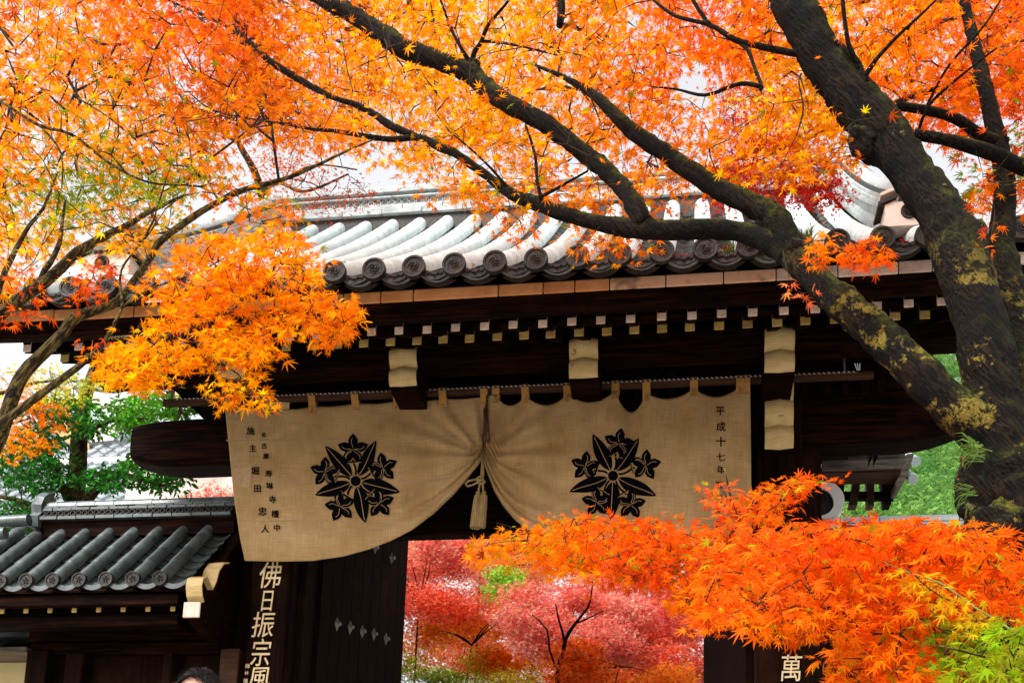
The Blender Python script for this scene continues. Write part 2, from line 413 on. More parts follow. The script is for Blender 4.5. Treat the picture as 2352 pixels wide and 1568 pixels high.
# eave discs with the swirling comma emblem
def disc(R,th=.03,n=28,commas=3,beads=16):
    b=MB(); prof=[(0,.0),(R*.78,.0),(R*.80,-.007),(R*.97,-.008),(R,-.003),(R,th)]
    vs=[];fs=[]
    for r,y in prof[1:]:
        for k in range(n): a=2*math.pi*k/n; vs.append((r*math.cos(a),y,r*math.sin(a)))
    for i in range(len(prof)-2):
        for k in range(n): fs.append((i*n+k,i*n+(k+1)%n,(i+1)*n+(k+1)%n,(i+1)*n+k))
    fs.append(tuple(range(n))); fs.append(tuple(range((len(prof)-2)*n,(len(prof)-1)*n)))
    b.add(vs,fs)
    for c in range(commas):
        P=[];rad=[]
        for i in range(11):
            t=i/10; a=2*math.pi*c/commas+t*3.6; r=R*(.13+.42*t); P.append((r*math.cos(a),-.002,r*math.sin(a))); rad.append(R*(.105*(1-t)**.8+.012))
        b.tube(P,rad,6)
    for k in range(beads):
        a=2*math.pi*k/beads; x,z=R*.68*math.cos(a),R*.68*math.sin(a); r=R*.045
        b.add([(x-r,0,z),(x,0,z-r),(x+r,0,z),(x,0,z+r),(x,-r,z)],[(0,1,4),(1,2,4),(2,3,4),(3,0,4)])
    return b
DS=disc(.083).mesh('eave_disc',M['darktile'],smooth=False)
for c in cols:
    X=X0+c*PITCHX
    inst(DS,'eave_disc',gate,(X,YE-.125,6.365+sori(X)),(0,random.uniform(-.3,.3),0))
# crescent faced eave pans
def eavepan():
    b=MB(); n=10; W=.132; front=[];vs=[]
    for k in range(n+1):
        x=-W+2*W*k/n; q=(x/W)**2
        vs+=[(x,-.03,-.062+.06*q),(x,-.03,-.125+.075*q),(x,.14,-.075+.06*q)]
    fs=[]
    for k in range(n): fs+=[(3*k,3*k+1,3*k+4,3*k+3),(3*k,3*k+3,3*k+5,3*k+2)]
    b.add(vs,fs)
    for sgn in(-1,1):
        P=[(sgn*(.015+.05*t),-.034,-.088+.03*t*t+.012*math.sin(6*t)) for t in [i/6 for i in range(7)]]
        b.tube(P,[.006,.009,.007,.008,.006,.005,.002],5)
    b.tube([(0,-.036,-.092),(0,-.036,-.078)],[.012,.005],6)
    return b
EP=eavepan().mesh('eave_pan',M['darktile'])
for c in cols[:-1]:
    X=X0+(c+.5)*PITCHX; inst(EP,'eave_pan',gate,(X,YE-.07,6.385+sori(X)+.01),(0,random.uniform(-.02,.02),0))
# small nails on the first rolls
nl=MB()
for c in cols:
    X=X0+c*PITCHX; nl.box(X-.006,X+.006,YE+.06,YE+.072,6.40+.1+sori(X),6.40+.155+sori(X)); nl.box(X-.014,X+.014,YE+.05,YE+.08,6.4+.15+sori(X),6.4+.16+sori(X))
nl.build('tile_nail',M['iron'],gate,kind='stuff')
# fascia boards
FY=7.26
brk=[-40,61,123,184,306,370,480,600,690,788,874,949,1144,1247,1320,1400,1529,1662,1783,1925,2064,2142,2230,2330,2420]
def zl(u):  # bottom edge measured on the photograph
    return float(np.interp(u,[0,60,480,790,1140,1529,1800,2140,2420],[722,727,722,690,675,657,645,618,600]))
for i in range(len(brk)-1):
    u0,u1=brk[i],brk[i+1]; x0=xat(u0,zl(u0),FY); x1=xat(u1,zl(u1),FY)
    z0=6.265+sori((x0+x1)/2); b=MB(); b.box(x0+.004,x1-.004,FY,FY+.05,z0-.002,z0+.083,.004)
    b.build('fascia_board',M['fascia2'] if 15<=i<=17 else (M['fascia'] if i<15 else M['cream']),gate)
b=MB(); b.box(XL,XRr,FY+.012,FY+.06,6.20,6.275); b.box(XL,XRr,FY+.02,FY+.1,6.33,6.38); b.build('fascia_backing',M['wood'],gate)
print('fascia z',zat(1140,675,FY),zat(300,722,FY),zat(2000,628,FY))
# eave beam
b=MB()
prof=[(0,0),(.10,-.01),(.12,.05),(.115,.14),(0,.16)]
b.sweep([(0,0),(.0,.135),(.085,.135),(.085,.018)],[((x,FY+.045,6.145+sori(x)*.8),(0,1,0),(0,0,1)) for x in np.linspace(XL,XRr,20)])
b.build('eave_beam',M['wood'],gate)
print('beam z',zat(1140,737,7.3),zat(1140,677,7.3))
# flying rafters and base rafters
def rafter(X,Y,z,w,h,L,sl,name,m):
    r=MB(); r.sweep([(-w/2,-h/2),(w/2,-h/2),(w/2,h/2),(-w/2,h/2)],[((X,Y,z),(1,0,0),(0,-sl,1)),((X,Y+L,z+sl*L),(1,0,0),(0,-sl,1))])
    ro=r.build(name,M['woody'],gate)
    e=MB(); e.box(X-w/2-.001,X+w/2+.001,Y-.006,Y+.004,z-h/2-.001,z+h/2+.001,.003)
    e.v=[(x,y+(zz-z)*-sl*.0,zz) for x,y,zz in e.v]
    e.build('painted_end',m,ro)
for k in range(-25,25):
    X=-.233+.2105*k*1.0
    if X<-5.2 or X>2.3: continue
    rafter(X+random.uniform(-.006,.006),7.5,6.195+sori(X)+random.uniform(-.004,.004),.062,.088,.34,.55,'flying_rafter',M['cream'])
for k in range(-25,25):
    X=-.235+.2075*k
    if X<-5.2 or X>2.3: continue
    rafter(X+random.uniform(-.006,.006),7.9,6.35+sori(X)*.5+random.uniform(-.003,.003),.070,.098,1.6,.55,'base_rafter',M['ochre'])
b=MB(); b.box(XL+.1,XRr-.1,7.84,7.95,6.405,6.47); b.build('rafter_ledger',M['wood'],gate)
# boarding over the rafters (dark)
b=MB(); b.add([(XL,7.38,6.285),(XRr,7.38,6.285),(XRr,7.95,6.55),(XL,7.95,6.55),(XL,10.3,7.80),(XRr,10.3,7.80)],[(0,1,2,3),(3,2,5,4)]); b.build('eave_boarding',M['wood'],gate)
# purlins
def beam(name,x0,x1,y0,y1,z0,z1,m=None,bev=.01):
    b=MB(); b.box(x0,x1,y0,y1,z0,z1,bev); return b.build(name,m or M['wood'],gate)
beam('purlin',-5.15,2.26,8.56,8.80,6.52,6.74)
beam('rail',-4.6,2.2,8.80,8.88,6.565,6.645,M['railwood'])
# upright slats in the frieze
for k in range(-22,18):
    X=-1.1+.155*k+random.uniform(-.02,.02)
    if -4.05<X<1.75:
        beam('slat',X-.028,X+.028,9.06,9.09,6.36,6.62,M['greywood'] if False else M['woodz'],0)
beam('frieze_back',-4.2,1.85,9.16,9.2,6.3,7.15)
# carved noses with painted scalloped faces
def nose(X,Yf,z0,z1,w,name,m,steps,ridge=.035,L=.55):
    b=MB(); n=18; P=[]
    for i in range(n+1):
        t=i/n; z=z1+(z0-z1)*t
        s=(t*steps)%1.0 if t<1 else 1.0; bulge=.055*math.sin(math.pi*min(1,s*.5+.5))-.0
        bulge=.05*(1-abs(2*s-1)**2.2)
        P.append((z,Yf-bulge+.10*t*(.6)))
    vs=[];fs=[]
    for z,y in P:
        for xx,dy,dz in ((-w/2,.012,0),(-w/4,.003,.006),(0,-.010,.014),(w/4,.003,.006),(w/2,.012,0)): vs.append((X+xx,y+dy,z+dz*.9))
    for i in range(n):
        for k in range(4): fs.append((5*i+k,5*i+k+1,5*i+k+6,5*i+k+5))
    b.add(vs,fs); ob=b.build(name+'_face',m,None)
    d=MB(); d.sweep([(-w/2-.002,z0),(w/2+.002,z0),(w/2+.002,z1+.012),(-w/2-.002,z1+.012)],[((X,Yf+.05,0),(1,0,0),(0,0,1)),((X,Yf+L,0),(1,0,0),(0,0,1))])
    pts=[]
    for sgn in(-1,1):
        x=X+sgn*(w/2+.001); vv=[(x,y+.011,z) for z,y in P]+[(x,Yf+.06,z) for z,y in P[::-1]]
        d.add(vv,[tuple(range(len(vv)))])
    bo=d.build(name,M['wood'],gate)
    me=ob.data; off=Vector(wloc(gate)); me.transform(Matrix.Translation(-off)); ob.parent=bo; ob.name='painted_face'
    return bo
for u,v0,v1,ww in ((925,797,884,70),(1340,775,865,68),(1791,750,852,71)):
    X=xat(u,(v0+v1)/2,8.5); nose(X,8.5,zat(u,v1,8.5),zat(u,v0,8.5),.232,'bracket_arm',M['nose'],2)
nose(-3.87,8.5,6.44,6.76,.232,'bracket_arm',M['nose'],2)
zA,zB=zat(1790,1030,8.95),zat(1790,860,8.95); XP=xat(1790,950,8.95)
nose(XP,8.95,zA,zB,.23,'post_nose',M['nose'],3,L=.3)
nose(2*GX-XP,8.95,zA,zB,.23,'post_nose',M['nose'],3,L=.3)
# main posts, lintel beam, transom
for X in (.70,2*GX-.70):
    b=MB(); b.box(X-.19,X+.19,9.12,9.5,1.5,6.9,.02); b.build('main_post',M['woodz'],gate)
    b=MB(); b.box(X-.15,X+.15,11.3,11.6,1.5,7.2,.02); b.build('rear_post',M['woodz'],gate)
def kabuki():
    b=MB(); xs=[-5.06,-5.0,-4.85,-4.6,-4.2]; n=12
    z0,z1=5.98,6.43
    secs=[]
    for x in [-5.06,-5.03,-4.97,-4.88,-4.78,-4.66,-4.55]+[2*GX+4.55,2*GX+4.66,2*GX+4.78,2*GX+4.88,2*GX+4.97,2*GX+5.03,2*GX+5.06]:
        e=max(0,abs(x-GX)-3.12)/.48; zz0=z0+.10*min(1,e)**2; zz1=z1-.04*min(1,e)**3; hy=.17-.02*min(1,e)
        P=[]
        for (cy,cz,sy,sz) in ((1,1,1,1),(-1,1,-1,1),(-1,-1,-1,-1),(1,-1,1,-1)):
            ccy=9.3+cy*(hy-.05); ccz=(zz1-.06) if cz>0 else (zz0+.08)
            a0={(1,1):0,(-1,1):90,(-1,-1):180,(1,-1):270}[(cy,cz)]
            for k in range(4):
                a=math.radians(a0+30*k); P.append((ccy+.05*math.cos(a),ccz+(.06 if cz>0 else .08)*math.sin(a)))
        secs.append([(x,y,z) for y,z in P])
    vs=[p for s in secs for p in s]; m=16; fs=[]
    for i in range(len(secs)-1):
        for k in range(m): fs.append((i*m+k,i*m+(k+1)%m,(i+1)*m+(k+1)%m,(i+1)*m+k))
    fs+= [tuple(range(m)),tuple(range((len(secs)-1)*m,len(secs)*m))]
    b.add(vs,fs); b.build('crown_beam',M['wood'],gate,smooth=False)
kabuki()
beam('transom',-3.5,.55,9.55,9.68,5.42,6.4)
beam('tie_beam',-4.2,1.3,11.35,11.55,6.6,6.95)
beam('side_tie',-3.8,-3.55,9.4,11.4,6.5,6.8); beam('side_tie',.62,.87,9.4,11.4,6.5,6.8)
# inner ceiling closes the roof space, gable boards
beam('ceiling_board',-4.5,1.6,9.2,11.7,7.0,7.04,bev=0)
for sx,name in ((XL+.05,'l'),(XRr-.05,'r')):
    b=MB(); path=[]
    for i in range(13):
        y=YE+.05+i*(YR+.05-YE)/12; path.append(((sx,y,rz(y)-.12+sori(sx)),(1,0,0),(0,0,1)))
    b.sweep([(-.04,-.30),(.04,-.30),(.04,.02),(-.04,.02)],path)
    path=[((sx,2*YR+.2-p[0][1],p[0][2]),(1,0,0),(0,0,1)) for p in path if 2*YR+.2-p[0][1]<11.95]
    b.sweep([(-.04,-.30),(.04,-.30),(.04,.02),(-.04,.02)],path)
    b.build('bargeboard',M['woody'],gate)
    e=MB(); e.box(sx-.05,sx+.05,YE+.03,YE+.05,6.0,6.28,.004); e.build('bargeboard_end',M['cream'],gate)
for sx in (-4.7,1.8):
    b=MB(); b.add([(sx,8.7,6.7),(sx,11.7,6.9),(sx,10.5,8.8)],[(0,1,2)]); 
    b.add([(sx+.05,8.7,6.7),(sx+.05,11.7,6.9),(sx+.05,10.5,8.8)],[(0,1,2)]); b.build('gable_board',M['woodz'],gate)
# ---------------- main ridge
RZ=rz(YR)+.055
rx0,rx1=-4.42,1.50
def course(x0,x1,z0,z1,half,name,step,off=0,m=None,jit=.004):
    x=x0-off*step
    while x<x1-.02:
        a=max(x,x0); e=min(x+step,x1)
        if e-a>.03:
            b=MB(); j=random.uniform(-jit,jit); b.box(a+.003,e-.003,YR-half+j,YR+half-j,z0,z1,.004); b.build(name,M['ridgetile'],gate)
        x+=step
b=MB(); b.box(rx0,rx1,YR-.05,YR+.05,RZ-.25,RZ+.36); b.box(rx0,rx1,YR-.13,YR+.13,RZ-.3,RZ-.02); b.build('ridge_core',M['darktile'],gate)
course(rx0,rx1,RZ-.02,RZ+.035,.17,'ridge_tile',.42)
course(rx0,rx1,RZ+.038,RZ+.088,.155,'ridge_tile',.42,.5)
b=MB(); b.box(rx0,rx1,YR-.145,YR+.145,RZ+.091,RZ+.10); b.build('ridge_strip',M['ridgetile'],gate)
def ring(R,r0,name):
    b=MB(); n=14; vs=[];fs=[]
    for (r,y) in ((R,0),(R,-.02),(r0,-.02),(r0,-.004)):
        for k in range(n): a=2*math.pi*k/n; vs.append((r*math.cos(a),y,r*math.sin(a)))
    for i in range(3):
        for k in range(n): fs.append((i*n+k,i*n+(k+1)%n,(i+1)*n+(k+1)%n,(i+1)*n+k))
    fs.append(tuple(range(3*n,4*n)))
    b.add(vs,fs)
    for k in range(8):
        a=2*math.pi*k/8; b.tube([(0,-.006,0),(r0*.9*math.cos(a),-.006,r0*.9*math.sin(a))],.003,3,cap=False)
    return b
RG=ring(.034,.026,'x').mesh('ridge_rosette',M['ridgetile'])
x=rx0+.04
while x<rx1-.03: inst(RG,'ridge_rosette',gate,(x,YR-.105,RZ+.138)); x+=.0725
b=MB(); b.box(rx0,rx1,YR-.10,YR+.10,RZ+.10,RZ+.176); b.build('rosette_backing',M['darktile'],gate)
course(rx0,rx1,RZ+.177,RZ+.197,.15,'ridge_tile',.5,.3)
def wave():
    b=MB()
    for s in (0,1):
        P=[(.048*math.cos(math.pi*t/8)*1.0+s*.048*0,-.006*s,.042*math.sin(math.pi*t/8)) for t in range(9)]
        b.tube([(p[0]+s*.048,p[1],p[2]) for p in P],.0045,4)
    return b
WV=wave().mesh('ridge_wave',M['ridgetile'])
b=MB(); b.box(rx0,rx1,YR-.08,YR+.08,RZ+.197,RZ+.246); b.build('wave_backing',M['darktile'],gate)
x=rx0+.05
while x<rx1-.06: inst(WV,'wave_tile',gate,(x,YR-.09,RZ+.199)); x+=.096
course(rx0,rx1,RZ+.247,RZ+.268,.14,'ridge_tile',.45,.2)
course(rx0,rx1,RZ+.270,RZ+.296,.125,'ridge_tile',.42,.6)
course(rx0,rx1,RZ+.298,RZ+.322,.11,'ridge_tile',.42,.1)
b=MB(); b.sweep([(.09*math.cos(a),.07*math.sin(a)) for a in [math.pi*k/8 for k in range(9)]],[((rx0-.05,YR,RZ+.322),(0,1,0),(0,0,1)),((rx1+.05,YR,RZ+.322),(0,1,0),(0,0,1))]); b.build('ridge_cap',M['ridgetile'],gate)
# ---------------- descending ridges
def descend(XD,sgn):
    a=.55
    def lay(w,h0,h1,step,off,name='ridge_tile',m='ridgetile'):
        s=.45-off*step
        while s<AR[-1]-.1:
            s0=max(s,.45); s1=min(s+step,AR[-1]-.05)
            if s1-s0>.04:
                b=MB(); pth=[]
                for q in (s0+.003,(s0+s1)/2,s1-.003):
                    y=yarc(q); t=math.atan(rs(y)); nrm=(0,-math.sin(t),math.cos(t))
                    pth.append(((XD,y,rz(y)+sori(XD)),(1,0,0),nrm))
                b.sweep([(-w,h0),(w,h0),(w,h1),(-w,h1)],pth); b.build(name,M[m],gate)
            s+=step
    lay(.10,-.02,.30,1.3,0,'ridge_core','darktile')
    lay(.155,.05,.09,.40,0); lay(.145,.092,.125,.40,.5)
    # upright half-round row
    s=.5; T=MB(); T.sweep([(.022*math.cos(k*math.pi/4),.012*math.sin(k*math.pi/4)) for k in range(5)],[((0,0,0),(0,1,0),(1,0,0)),((0,0,.075),(0,1,0),(1,0,0))])
    TM=T.mesh('upright_tile',M['ridgetile'])
    cnt=0
    while s<AR[-1]-.12:
        y=yarc(s); t=math.atan(rs(y))
        m=Matrix.Translation((XD+(-.10 if XD>GX else .10)*1,y,rz(y)+sori(XD)))@Matrix.Rotation(t,4,'X')@Matrix.Translation((0,0,.125))
        if XD>GX: m=m@Matrix.Rotation(math.pi,4,'Z')
        inst(TM,'upright_tile',gate,None,mat4=m); s+=.05; cnt+=1
    lay(.15,.20,.225,.42,.3); lay(.135,.227,.25,.40,.7); lay(.115,.252,.275,.42,.1)
    b=MB(); pth=[]
    for i in range(14):
        q=.42+(AR[-1]-.45)*i/13; y=yarc(q); t=math.atan(rs(y)); pth.append(((XD,y,rz(y)+sori(XD)),(1,0,0),(0,-math.sin(t),math.cos(t))))
    b.sweep([(.08*math.cos(k*math.pi/7),.272+.075*math.sin(k*math.pi/7)) for k in range(8)],pth); b.build('ridge_cap',M['ridgetile'],gate,smooth='auto')
    # plastered gable block at the foot
    y0=yarc(.36); z0=rz(y0)+sori(XD)+.07
    b=MB(); b.add([(XD+p[0],y,z0+p[1]) for y in (y0-.07,y0+.10) for p in ((-.19,0),(.19,0),(.19,.16),(0,.24),(-.19,.16))],[(0,1,2,3,4),(9,8,7,6,5)]+[(i,(i+1)%5,5+(i+1)%5,5+i) for i in range(5)])
    b.build('plaster_gable',M['plaster'],gate)
    b=MB()
    for s_ in(-1,1):
        b.sweep([(-.012,-.06),(.012,-.06),(.012,.17),(-.012,.17)],[((XD,y0-.03,z0+.255),(0,0,1),(0,1,0)),((XD+s_*.235,y0-.03,z0+.165),(0,0,1),(0,1,0))])
    b.build('gable_coping',M['darktile'],gate)
    b=MB()
    for s_ in(-1,1):
        b.sweep([(-.012,-.05),(.012,-.05),(.012,.17),(-.012,.17)],[((XD,y0-.02,z0+.335),(0,0,1),(0,1,0)),((XD+s_*.215,y0-.02,z0+.245),(0,0,1),(0,1,0))])
        b.sweep([(-.03,0),(.03,0),(.03,.10),(-.03,.10)],[((XD,y0-.02,z0+.295),(0,0,1),(0,1,0)),((XD+s_*.17,y0-.02,z0+.215),(0,0,1),(0,1,0))])
    b.build('gable_coping',M['plaster'],gate)
    fl=disc(.058,.02,20,0,10)
    for k in range(8):
        a=2*math.pi*k/8; fl.tube([(.012*math.cos(a),-.004,.012*math.sin(a)),(.034*math.cos(a),-.006,.034*math.sin(a))],[.004,.009],5)
    inst(fl.mesh('flower_boss',M['darktile']),'flower_boss',gate,(XD-.03,y0-.075,z0+.105))
    inst(DS,'ridge_end_disc',gate,(XD+.14,y0+.0,z0+.40))
    b=MB(); b.sweep([(.08*math.cos(k*math.pi/6),.08*math.sin(k*math.pi/6)) for k in range(12)],[((XD+.14,y0+.03,z0+.40),(1,0,0),(0,0,1)),((XD+.02,y0+.45,z0+.52),(1,0,0),(0,0,1))]); b.build('ridge_end_roll',M['ridgetile'],gate)
descend(-4.38,-1); descend(1.46,1)
# red leaf litter and weeds caught in the eave pans: built later with the leaves
# ================================================================ curtain rod, curtain
YC=8.92
rod=thing('curtain_rod',at(1200,890,YC),'dark red wooden rod with a white spotted rope, carrying the curtain','curtain rod')
pA=at(378,926,YC); pB=at(2006,861,YC)
b=MB(); b.tube([pA,(pA+pB)/2+np.array([0,0,-.006]),pB],.036,12); b.build('pole',M['railwood'],rod,smooth='auto')
def rodz(x): 
    t=(x-pA[0])/(pB[0]-pA[0]); return pA[2]*(1-t)+pB[2]*t-.006*4*t*(1-t)
rp=MB(); wh=MB(); n=150
for strand,bb,r in ((0,rp,.0085),):
    P=[]; 
    for i in range(n*2+1):
        x=pA[0]+.12+(pB[0]-pA[0]-.25)*i/(2*n); P.append((x,YC-.043,rodz(x)+.008))
    bb.tube(P,r,6)
for i in range(150):
    x=pA[0]+.14+(pB[0]-pA[0]-.3)*i/149; z=rodz(x)+.008
    wh.tube([(x-.007,YC-.051,z+.007),(x,YC-.0545,z),(x+.007,YC-.051,z-.007)],[.0018,.0035,.0018],5)
rp.build('rope',M['brcord'],rod); wh.build('rope_strand',M['rope'],rod,kind='stuff')
for u in (395,1940):
    x=xat(u,895,YC); b=MB(); b.tube([(x,YC,rodz(x)+.03),(x,YC+.02,rodz(x)+.45)],.01,6); b.build('hanging_hook',M['iron'],rod)
b=MB()
for k in range(3): b.tube([(xat(1967,860,YC)+.01*k,YC-.05,rodz(xat(1967,860,YC))+.02),(xat(1967,860,YC)-.02+.02*k,YC-.06,rodz(xat(1967,860,YC))+.075)],.004,5)
b.build('rope_knot',M['rope'],rod)
b=MB(); x=xat(410,960,YC); b.tube([(x,YC,rodz(x)-.03),(x+.01,YC,rodz(x)-.09),(x,YC,rodz(x)-.16)],[.006,.02,.006],7); b.build('rope_end',M['brcord'],rod)
cur=thing('temple_curtain',at(1120,900,YC),'cream linen curtain with two black flower crests, gathered up in the middle','curtain')
cv=MB()
loopsL=[(530,912),(618,915),(718,912),(817,905),(913,900),(1018,895),(1113,890)]
loopsR=[(1137,887),(1207,888),(1303,885),(1412,878),(1485,883),(1594,872),(1700,867),(1716,867)]
sagL=[4,6,4,4,3,3]; sagR=[24,24,22,46,18,22,3]
def topv(loops,sags,u):
    for i in range(len(loops)-1):
        (a,va),(c,vc)=loops[i],loops[i+1]
        if u<=c or i==len(loops)-2:
            t=min(1,max(0,(u-a)/(c-a))); return va+(vc-va)*t+20+sags[i]*4*t*(1-t)
def gath(u,v):  # relief of the cloth towards the viewer, metres
    L=u<1112
    gx,gy=1110,1048
    dx,dy=u-gx,v-gy; r=math.hypot(dx,dy)+1
    a=math.atan2(dy,abs(dx))            # 0 horizontal, + downwards
    f=0
    # radiating folds that die away from the knot
    f+=.020*math.exp(-r/150)*math.sin(a*13+ (0 if L else 1.3))+.010*math.exp(-r/260)*math.sin(a*23+2)
    # vertical waves under each loop
    tp=max(0,1-(v-900)/(230 if L else 420))
    f+=(.006 if L else .020)*tp*math.cos((u-(1137 if not L else 1113))*2*math.pi/(100 if L else 92))
    f+=.012*math.sin(u/140.+v/210.)
    if not L and v>900:
        e=max(0,1-abs((u-1445)/38.)); f-=.05*e*e*max(0,1-(v-930)/260.)
        e=max(0,1-abs((u-1290+ (v-1000)*.55)/30.)); f+=.020*e*e*max(0,min(1,(v-900)/150.))*max(0,1-(v-1000)/160.)
    return f
def hemv(u):
    if u<=1108: return float(np.interp(u,[520,562,640,720,790,850,905,950,1000,1045,1075,1095,1108],[1285,1287,1289,1287,1277,1261,1240,1217,1180,1136,1100,1072,1052]))
    return float(np.interp(u,[1108,1120,1135,1155,1185,1230,1290,1370,1470,1600,1724],[1052,1085,1125,1160,1195,1228,1252,1268,1276,1274,1268]))
def roll(u,v):  # extra thickness where the hem is rolled into folds
    h=hemv(u); dx=abs(u-1110); wdt=14+dx*.17; 
    if dx>330: wdt*=1; 
    k=max(0,1-dx/560.); q=(h-v)/wdt
    if q>2.6: return 0
    return k*(.050*math.exp(-((q-.5)/.42)**2)+.034*math.exp(-((q-1.5)/.36)**2)-.022*math.exp(-((q-1.0)/.2)**2))
def cpt(u,v,o=0):
    d=gath(u,v)+roll(u,v)+o
    return at(u,v,YC-.015-d)
def edgeL(v): return float(np.interp(v,[915,960,1060,1150,1240,1290],[513,519,529,538,552,563]))
def edgeR(v): return float(np.interp(v,[880,1000,1280],[1723,1724,1727]))
def panel(L):
    b=MB(); nu,nv=110,70; vs=[];fs=[]
    for j in range(nv+1):
        t=j/nv
        for i in range(nu+1):
            s=i/nu
            if L:
                ub=563+(1108-563)*s; ut=513+(1116-513)*s
            else:
                ub=1108+(1727-1108)*s; ut=1122+(1723-1122)*s
            hv=hemv(ub); tv=topv(loopsL if L else loopsR,sagL if L else sagR,ut)
            v=tv+(hv-tv)*t
            # columns bend so that the inner edge stays straight to the knot
            tt=t**(1.0)
            u=ut+(ub-ut)*tt
            if L: u=edgeL(v)*(1-s)**1.0+ (ut*(1-tt)+ub*tt)*1.0-(513*(1-tt)+563*tt)*(1-s) if False else u+(edgeL(v)-(513*(1-tt)+563*tt))*(1-s)
            vs.append(cpt(u,v))
    for j in range(nv):
        for i in range(nu): q=j*(nu+1)+i; fs.append((q,q+1,q+nu+2,q+nu+1))
    b.add(vs,fs); o=b.build('cloth_panel',M['linen'],cur,smooth=True)
    md=o.modifiers.new('thick','SOLIDIFY'); md.thickness=.004; md.offset=-1
    return o
panel(True); panel(False)
def strip(pts,w,o,name,m,parent,close=False):
    """flat ribbon following picture-plane polyline on the cloth"""
    b=MB(); b2=b; vs=[]
    for i,(u,v) in enumerate(pts):
        a=pts[max(0,i-1)];c=pts[min(len(pts)-1,i+1)]; dx,dy=c[0]-a[0],c[1]-a[1]; L=math.hypot(dx,dy) or 1
        nx,ny=-dy/L*w/2,dx/L*w/2
        if callable(getattr(w,'x',None)): pass
        vs+=[cpt(u+nx,v+ny,o),cpt(u-nx,v-ny,o)]
    b.add(vs,[(2*i,2*i+1,2*i+3,2*i+2) for i in range(len(pts)-1)])
    return b
# seams across the cloth
for pts in ([(520,1011),(700,1009),(760,1008),(860,1010),(960,1004),(1050,1001),(1109,1000)],[(1118,1000),(1140,1003),(1190,1015),(1210,1014),(1240,1004),(1330,1000),(1430,996)],[(1525,998),(1590,1006),(1640,1003),(1690,996),(1722,1000)],
            [(533,1101),(640,1101),(700,1104),(740,1103)],[(915,1103),(990,1104),(1040,1096)],[(1235,1103),(1300,1106),(1320,1104)],[(1510,1101),(1560,1108),(1640,1100),(1722,1106)],[(548,1196),(650,1196),(760,1195),(800,1198)]):
    P=[]
    for i in range(len(pts)-1):
        for k in range(8): t=k/8; P.append((pts[i][0]+(pts[i+1][0]-pts[i][0])*t,pts[i][1]+(pts[i+1][1]-pts[i][1])*t))
    P.append(pts[-1]); strip(P,3.4,.003,'seam',M['seam'],cur).build('seam',M['seam'],cur)
# loops over the rod
for (u,v) in loopsL+loopsR:
    b=MB(); wd=8.5 if u!=1716 else 6
    lean=4 if u==1137 else (3 if u==1412 else 0)
    base=cpt(u,v+38,.006); 
    pts=[(u-lean*.5,v+38,None)]
    X=xat(u+lean,v,YC); Xb=float(base[0]); hw=wd/2646*9.9
    zc=rodz(X)
    path=[(Xb,float(base[1]),float(base[2])),(Xb*.5+X*.5,YC-.04,zc-.05),(X,YC-.043,zc),(X,YC-.03,zc+.032),(X,YC,zc+.045),(X,YC+.035,zc+.028),(X,YC+.042,zc-.01),(X*.5+Xb*.5,YC+.02,zc-.07)]
    vs=[];
    for p in path: vs+=[(p[0]-hw,p[1],p[2]),(p[0]+hw,p[1],p[2])]
    b.add(vs,[(2*i,2*i+1,2*i+3,2*i+2) for i in range(len(path)-1)]); lo=b.build('loop',M['linen2'],cur)
    md=lo.modifiers.new('t','SOLIDIFY'); md.thickness=.003
    st=MB()
    for (a,c) in (((-5,20),(5,34)),((5,20),(-5,34)),((-6,20),(6,20)),((-6,35),(6,35))):
        p=[cpt(u+a[0]+(c[0]-a[0])*t/3,v+a[1]+(c[1]-a[1])*t/3,.013) for t in range(4)]; st.tube(p,.0016,4)
    st.build('stitching',M['brcord'],lo)
